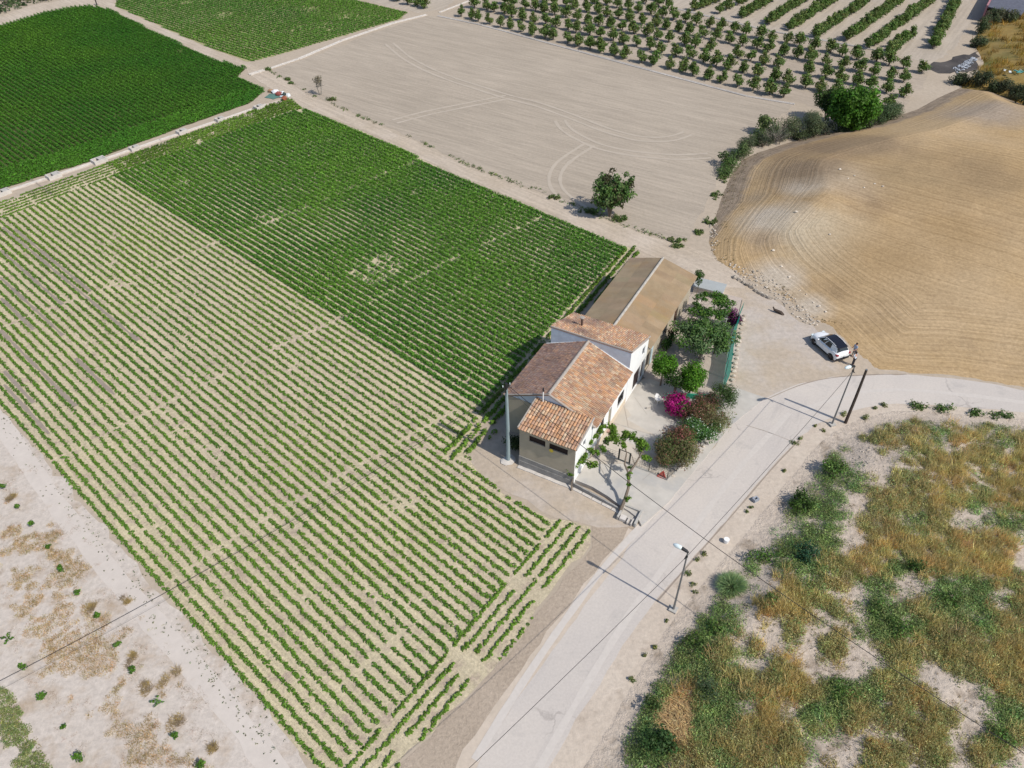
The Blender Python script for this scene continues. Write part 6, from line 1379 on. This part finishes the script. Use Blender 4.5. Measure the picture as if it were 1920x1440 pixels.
for i, t in enumerate(np.linspace(0, 1, 19)):
    p = ypt(1366 + (1391 - 1366) * t ** 1.2 + rng.normal() * .8, 738 + (592 - 738) * t); r = rng.uniform(.16, .30); w = p + np.array([.25, 0, r * .25]); m = MB()
    m.blob((0, 0, 0), (r, r * .8, r * .65), np.array([1, 1, 1]) * rng.uniform(.7, 1.15), rough=.22, seg=7, rings=4); meta(m.build('stone', MT['stone'], loc=w), 'rough stone, %s from the road end of the row outside the green net' % nth(i + 1), 'stone', 'stones along the green net')
for i, (u, v) in enumerate([(1262, 893), (1278, 877), (1292, 866), (1298, 860), (1304, 851), (1312, 846), (1318, 838), (1325, 832), (1330, 824), (1336, 815), (1341, 806), (1346, 797), (1350, 788), (1288, 870)]):
    rock(u, v, rng.uniform(.16, .28), 'pale stone, %s from the gate corner along the road side of the flowering hedge' % nth(i + 1), 'stones along the hedge')
wf_ = empty('wire_fence', ypt(1254, 899), 0, 'thin dark wire mesh fence round the yard corner', 'fence'); o0 = np.array(wf_.location)
def wires(a, b_, n=5, h=1.0):
    m = MB(); a = a - o0; b_ = b_ - o0
    for k in range(n): z = .08 + (h - .1) * k / (n - 1); m.tube([a + [0, 0, z], b_ + [0, 0, z]], .009, 4)
    L = np.linalg.norm(b_ - a)
    for k in range(int(L / .22)): p = a + (b_ - a) * k * .22 / L; m.tube([p + [0, 0, .08], p + [0, 0, h - .02]], .006, 4)
    m.build('wire_mesh', MT['iron'], wf_)
    m = MB(); c_ = (a + b_) / 2; d_ = b_ - a; m.box((c_[0], c_[1], c_[2] + .04), (L, .12, .10), math.atan2(d_[1], d_[0])); m.build('base_curb', MT['conc'], wf_)
fp = [ypt(1112, 846), ypt(1159, 862), ypt(1180, 871), ypt(1216, 884), ypt(1250, 900), ypt(1268, 884), ypt(1290, 863), ypt(1312, 838)]
for i, p in enumerate(fp):
    b = MB(); q = p - o0; hh = 1.5 if i in (1, 2) else 1.05; b.cyl((q[0], q[1], q[2] - .1), .035 if i not in (1, 2) else .05, hh, 8); b.build('post', MT['iron'], wf_)
for i in (0, 2, 3, 4, 5, 6): wires(fp[i], fp[i + 1])
gm = (fp[1] + fp[2]) / 2; gd = fp[2] - fp[1]; gl = np.hypot(*gd[:2]); gt = empty('yard_gate', gm, math.atan2(gd[1], gd[0]), 'small dark green metal framed gate in the wire fence', 'gate')
b = MB(); b.box((0, 0, 1.36), (gl - .1, .05, .05)); b.box((0, 0, .15), (gl - .1, .05, .05)); b.box((-gl / 2 + .07, 0, .75), (.05, .05, 1.2)); b.box((gl / 2 - .07, 0, .75), (.05, .05, 1.2)); b.build('gate_frame', plain('green_iron', (.02, .05, .045), .5), gt)
b = MB()
for k in range(9): b.box((-gl / 2 + .15 + k * (gl - .3) / 8, 0, .75), (.012, .012, 1.16))
b.build('gate_bars', MT['iron'], gt)
w = ypt(1240, 896); tr = empty('warning_triangle', w, math.radians(-28), 'red triangle sign lying against the fence corner', 'sign'); b = MB()
q = [(-.38, 0, .05), (.38, 0, .05), (0, .35, .52)]
for i in range(3): b.tube([q[i], q[(i + 1) % 3]], .05, 5)
b.build('triangle_frame', MT['redp'], tr); b = MB(); b.add([(-.34, .005, .06), (.34, .005, .06), (0, .34, .48), (-.34, .03, .05), (.34, .03, .05), (0, .36, .46)], [[[0, 1, 2], [3, 5, 4]]]); b.build('triangle_face', plain('faded_red', (.36, .10, .075), .6), tr)
ch = empty('garden_chair', ypt(1233, 755), math.radians(-155), 'white plastic garden chair beside the magenta bougainvillea', 'chair')
b = MB(); b.box((0, 0, .43), (.46, .46, .04)); b.build('seat', MT['chairw'], ch)
b = MB(); V = []
for z, w_, y in ((.42, .22, -.22), (.62, .23, -.26), (.80, .20, -.30), (.88, .10, -.32)): V += [(-w_, y, z), (0, y - .05, z), (w_, y, z)]
V += [(x, y - .03, z) for x, y, z in V]
b.add(V, [[[i * 3 + j, i * 3 + j + 1, i * 3 + j + 4, i * 3 + j + 3] for i in range(3) for j in range(2)] + [[12 + i * 3 + j, 12 + i * 3 + j + 1, 12 + i * 3 + j + 4, 12 + i * 3 + j + 3] for i in range(3) for j in range(2)]]); b.build('backrest', MT['chairw'], ch)
for s in (1, -1):
    for y in (.2, -.2): b = MB(); b.tube([(s * .22, y * 1.1, 0), (s * .19, y, .42)], [.03, .035], 6); b.build('leg', MT['chairw'], ch)
    b = MB(); b.tube([(s * .24, -.24, .64), (s * .25, .0, .66), (s * .24, .2, .64), (s * .22, .22, .43)], .03, 6); b.build('armrest', MT['chairw'], ch)
gfn = empty('net_screen', ypt(1244, 747), 0, 'low teal green net screen behind the bougainvillea', 'screen'); g0 = np.array(gfn.location); q = [ypt(1244, 747) - g0, ypt(1284, 748) - g0, ypt(1330, 750) - g0]
for p in q: b = MB(); b.cyl((p[0], p[1], 0), .03, .8, 6); b.build('post', MT['galv'], gfn)
for p, r in zip(q[:-1], q[1:]):
    b = MB(); b.add([p + [0, 0, .05], r + [0, 0, .05], r + [0, .03, .72], p + [0, .03, .72], (p + r) / 2 + [0, -.08, .6]], [[[0, 1, 4]], [[1, 2, 4]], [[2, 3, 4]], [[3, 0, 4]]]); b.build('net_panel', MT['teal'], gfn)
po = empty('flower_pot', ypt(1345, 765), 0, 'blue grey pot standing by the corner bush on the slab', 'pot'); b = MB(); b.tube([(0, 0, 0), (0, 0, .35), (0, 0, .42)], [.16, .24, .25], 12); b.build('pot_body', MT['bluep'], po); b = MB(); b.cyl((0, 0, .37), .21, .03, 12); b.build('pot_soil', MT['wet'], po)
o = empty('paving_slab', ypt(1216, 766) , .4, 'small pale concrete slab standing in the yard by the chair', 'slab'); b = MB(); b.box((0, 0, .12), (.5, .08, .28)); b.build('slab_body', MT['slab'], o)

# small things on the banks
w = drop(1361, 1017, scrub_z); o = empty('bucket', w, .3, 'white plastic bucket lying on the road bank', 'bucket'); b = MB(); b.tube([(0, 0, 0), (0, 0, .06), (0, 0, .36), (0, 0, .40)], [.17, .19, .22, .22], 14); b.build('bucket_body', MT['chairw'], o); b = MB(); b.cyl((0, 0, .40), .225, .03, 14); b.build('bucket_lid', MT['chairw'], o); b = MB(); b.tube([(.22, 0, .36), (.2, .12, .22), (0, .25, .15), (-.2, .12, .22), (-.22, 0, .36)], .01, 5); b.build('handle', MT['galv'], o)
w = drop(1418, 941, scrub_z); o = empty('grey_block', w, .5, 'grey concrete block with a hollow on the road bank', 'block'); b = MB(); b.box((0, 0, .16), (.5, .1, .32)); b.box((-.2, .14, .16), (.1, .18, .32)); b.box((.2, .14, .16), (.1, .18, .32)); b.box((0, .28, .16), (.5, .1, .32)); b.build('block_shell', plain('blue_grey_block', (.30, .32, .36), .9), o)
w = spot(1468, 590); o = empty('tree_stump', w, 0, 'dark fallen stump on the far side of the dirt lot', 'stump'); b = MB(); b.tube([(0, 0, -.1), (-.25, .15, .18), (-.9, .55, .30)], [.22, .2, .14], 7); b.tube([(-.8, .5, .2), (-1.0, .75, .55)], [.12, .06], 6); b.build('stump_wood', MT['wood'], o)
for i, (u, v) in enumerate([(1378, 522), (1386, 526), (1394, 531), (1402, 536), (1410, 541), (1418, 547), (1426, 552), (1434, 556), (1441, 560)]):
    r = rng.uniform(.35, .5); m = MB(); m.blob((0, 0, .08), (r, r * .55, .30), np.array([1, 1, 1]) * rng.uniform(.6, .85), rough=.25, seg=7, rings=4)
    meta(m.build('stone', MT['stone'], loc=spot(u, v), rz=-.6), 'low grey stone, %s from the barn end of the broken kerb below the hill' % nth(i + 1), 'stone', 'stones at the foot of the hill')
for i, (u, v) in enumerate(sorted([(1500, 545), (1512, 552), (1525, 568), (1535, 575), (1548, 585), (1480, 520), (1556, 440), (1590, 335), (1575, 318), (1640, 345), (1655, 350), (1450, 470), (1465, 500), (1620, 352), (1602, 330), (1493, 398)])):
    r = rng.uniform(.11, .22); m = MB(); m.blob((0, 0, r * .3), (r, r * .8, r * .6), np.array([1.1, 1.1, 1.1]) * rng.uniform(.9, 1.2), rough=.25, seg=6, rings=4)
    meta(m.build('stone', MT['stone'], loc=drop(u, v, lambda P: np.maximum(hill_z(P), 0))), 'pale loose stone lying on the stubble hill, %s of them from the left' % nth(i + 1), 'stone', 'stones on the stubble hill')
P = scatter_poly(S([(1345, 480), (1395, 505), (1440, 520), (1500, 570), (1545, 610), (1520, 618), (1465, 572), (1400, 530), (1335, 470), (1330, 420), (1345, 420)]), 260); m = MB()
for p in P: r = rng.uniform(.05, .16); m.blob((p[0], p[1], max(0, float(hill_z(p[None])[0])) + r * .3), (r, r, r * .7), np.array([1, 1, 1]) * rng.uniform(.7, 1.2), rough=.25, seg=5, rings=3)
meta(m.build('rubble', MT['stone']), 'pale stony rubble at the foot of the stubble hill', 'rubble', kind='stuff')
P = np.concatenate([lift([(u + rng.normal() * 16, v + rng.normal() * 16) for _ in range(70)]) for u, v in ((1440, 900), (1420, 960), (1400, 1000), (1460, 860), (1500, 835), (1380, 1040), (1320, 1150), (1260, 1230), (1210, 1310), (1640, 830), (1620, 870))]); m = MB(); z = scrub_z(P)
for p, zz in zip(P, z): r = rng.uniform(.03, .10); m.blob((p[0], p[1], max(0, zz) + r * .2), (r, r, r * .7), np.array([1, 1, 1]) * rng.uniform(.6, 1.05), rough=.25, seg=5, rings=3)
meta(m.build('clods', MT['stone']), 'earth clods and pebbles on the road bank', 'rubble', kind='stuff')

# irrigation boxes and channels
KN = ['nearest the left edge', 'second from the left edge', 'third from the left edge', 'fourth from the left edge', 'third from the litter pile', 'second from the litter pile', 'nearest the litter pile']
ta = math.radians(az_top)
for i, (u, v, s) in enumerate([(8, 362, 1.2), (102, 331, 1.3), (187, 302, 1.4), (253, 279, 1.0), (342, 248, 1.1), (413, 225, 1.0), (486, 202, 1.1)]):
    o = empty('irrigation_box', spot(u, v + 2), ta, 'pale concrete irrigation box on the channel, ' + KN[i], 'irrigation box', 'irrigation boxes between the fields'); b = MB()
    for c, d in (((0, -.45, .25), (1.4, .12, .6)), ((0, .45, .25), (1.4, .12, .6)), ((-.64, 0, .25), (.12, .78, .6)), ((.64, 0, .25), (.12, .78, .6))): b.box(np.array(c) * [s, s, 1], np.array(d) * [s, s, 1])
    b.build('box_wall', MT['kerb'], o); b = MB(); b.box((.2 * s, 0, .57), (.6 * s, .75 * s, .05)); b.build('lid', MT['conc'], o)
def channel(label, pts, w, m='kerb', h=.14):
    P = S(pts); c = P.mean(0); o = empty('irrigation_channel', (c[0], c[1], 0), 0, label, 'channel'); k = 0
    for a_, b_ in zip(P[:-1], P[1:]):
        L = np.hypot(*(b_ - a_)); n = max(1, int(L / 6)); rz = math.atan2(*(b_ - a_)[::-1]); e = np.array([-math.sin(rz), math.cos(rz)])
        for i in range(n):
            q = a_ + (b_ - a_) * (i + .5) / n - c; x = MB()
            for s in (1, -1): x.box((q[0] + e[0] * s * w * .4, q[1] + e[1] * s * w * .4, h / 2 + rng.normal() * .015), (L / n - .08, w * .22, h), rz + rng.normal() * .006)
            x.box((q[0], q[1], .035), (L / n - .08, w * .6, .05), rz); x.build('channel_piece', MT[m], o)
channel('pale concrete irrigation channel between tilled field and orchard', [(820, 30), (905, 48), (1060, 90), (1280, 149), (1400, 181), (1490, 196)], .55)
channel('pale channel between the striped field and the tilled field', [(500, 131), (560, 111), (640, 77), (740, 43), (800, 28)], .7)
channel('pale channel rising beside the first orchard row', [(824, 24), (860, 10), (900, -6)], .55)
channel('pale channel between the two orchard blocks', [(1262, 15), (1340, 34), (1450, 60), (1560, 79), (1680, 102)], .6)
channel('short pale channel crossing the track corner', [(468, 141), (484, 136), (495, 132)], .7, h=.2)
channel('grey white channel between the lush field and the near crop field', [(0, 363), (100, 331), (187, 302), (300, 263), (420, 223), (500, 196)], .5)
# litter at the channel end
LT = [('sack', 'white sack in the litter pile at the channel end', 517, 173, (.75, .45, .35), (.75, .75, .78)), ('sack', 'dull red sack in the litter pile', 523, 177, (.55, .45, .4), (.26, .07, .06)), ('sack', 'brown sack at the left of the litter pile', 508, 171, (.6, .4, .3), (.36, .22, .13)), ('sack', 'second white sack in the litter pile', 530, 175, (.7, .4, .3), (.72, .74, .75)), ('sack', 'red brown sack nearest the crop rows', 534, 186, (.6, .5, .4), (.28, .09, .05)), ('sack', 'dark green sack at the right of the litter pile', 533, 177, (.4, .35, .3), (.04, .06, .06)), ('sack', 'small pale blue bag in the litter pile', 529, 181, (.5, .3, .2), (.5, .6, .65))]
for n_, lab, u, v, r, c in LT:
    m = MB(); m.blob((0, 0, r[2] * .8), r, c, rough=.18, seg=9, rings=5); meta(m.build(n_, MT['sack'], loc=spot(u, v + 2), rz=rng.uniform(0, 3)), lab, 'sack', 'litter at the channel end')
for lab, pts, c, h in [('blue green plastic sheet lying flat beside the litter pile', [(497, 183), (505, 176), (520, 177), (526, 183), (512, 187)], (.10, .20, .17), .12), ('white plastic sheet at the track end of the litter pile', [(535, 176), (542, 175), (547, 182), (540, 183)], (.75, .76, .75), .2)]:
    P = rough_outline(S(pts), .08, .6); c0 = P.mean(0); n = len(P); m = MB(); V = [(p[0] - c0[0], p[1] - c0[1], .05 + .03 * rng.random()) for p in P] + [(0, 0, h)]
    m.add(V, [[[i, (i + 1) % n, n] for i in range(n)]], c); meta(m.build('plastic_sheet', MT['sack'], loc=(c0[0], c0[1], 0)), lab, 'plastic sheet')
P = scatter_poly(S([(1785, 128), (1800, 122), (1822, 108), (1832, 112), (1815, 128), (1795, 138)]), 130); m = MB()
for p in P: r = rng.uniform(.1, .35); m.blob((p[0], p[1], .1), (r, r * .7, r * .5), np.array((.40, .43, .48)) * rng.uniform(.5, 1.2), rough=.3, seg=5, rings=3)
meta(m.build('white_debris', MT['sack']), 'pale blue white rubble heap beside the burnt patch', 'debris', kind='stuff')
P = spots([(1905, 136), (1918, 138), (1912, 130)]); o = empty('debris_heap', drop(1912, 136, lambda P: np.maximum(farb_z(P), 0)) + [0, 0, .3], 0, 'white and teal debris among the dark bushes at the right edge', 'debris')
for i in range(14):
    m = MB(); m.box(rng.normal(size=3) * [1.2, .6, .15], rng.uniform(.1, .8, 3) * [1.6, .5, .15], rng.uniform(0, 3), ((.7, .72, .7), (.1, .4, .38))[i % 2]); m.build('board', MT['sack'], o)

# house beyond the top right corner: pink walled yard with slate lean-to
hp = spot(1838, 40); ang = math.atan2(*(spot(1862, -6) - hp)[:2][::-1])
ph = empty('pink_house', hp, ang, 'pink walled house with slate roof at the top right corner', 'house')
b = MB(); b.box((14, -.2, 1.6), (28, .35, 3.2)); b.build('side_wall', MT['pink'], ph)
b = MB(); b.add([(0, -.4, 3.0), (28, -.4, 3.0), (28, -9, 2.3), (0, -7, 2.3), (0, -.4, 2.8), (28, -.4, 2.8), (28, -9, 2.1), (0, -7, 2.1)], [[[0, 1, 2, 3], [4, 7, 6, 5], [0, 3, 7, 4], [1, 5, 6, 2], [2, 6, 7, 3]]]); rf = b.build('roof', MT['darkroof'], ph)
b = MB(); b.box((.2, -3.8, 1.1), (.3, 6.6, 2.2)); b.build('front_wall', MT['brick'], ph)
yw = empty('brick_wall', spot(1872, 20), math.atan2(*(spot(1935, 36) - spot(1872, 20))[:2][::-1]), 'brown brick yard wall at the top right corner', 'wall')
b = MB(); b.box((9, 0, 1.1), (20, .3, 2.2)); b.build('wall_body', MT['brick'], yw)
for i in range(4): b = MB(); b.box((.5 + i * 5.2, -.05, 1.25), (.45, .5, 2.5)); b.build('pier', MT['pink'], yw)
w = spot(182, 10); o = empty('bent_pipe', w, 0, 'dark bent pipe at the end of the far track', 'pipe'); b = MB(); b.tube([(0, 0, 0), (0, 0, 1.4), (.2, .1, 1.8), (1.2, .2, 1.9)], .13, 8); b.build('pipe_body', MT['iron'], o)
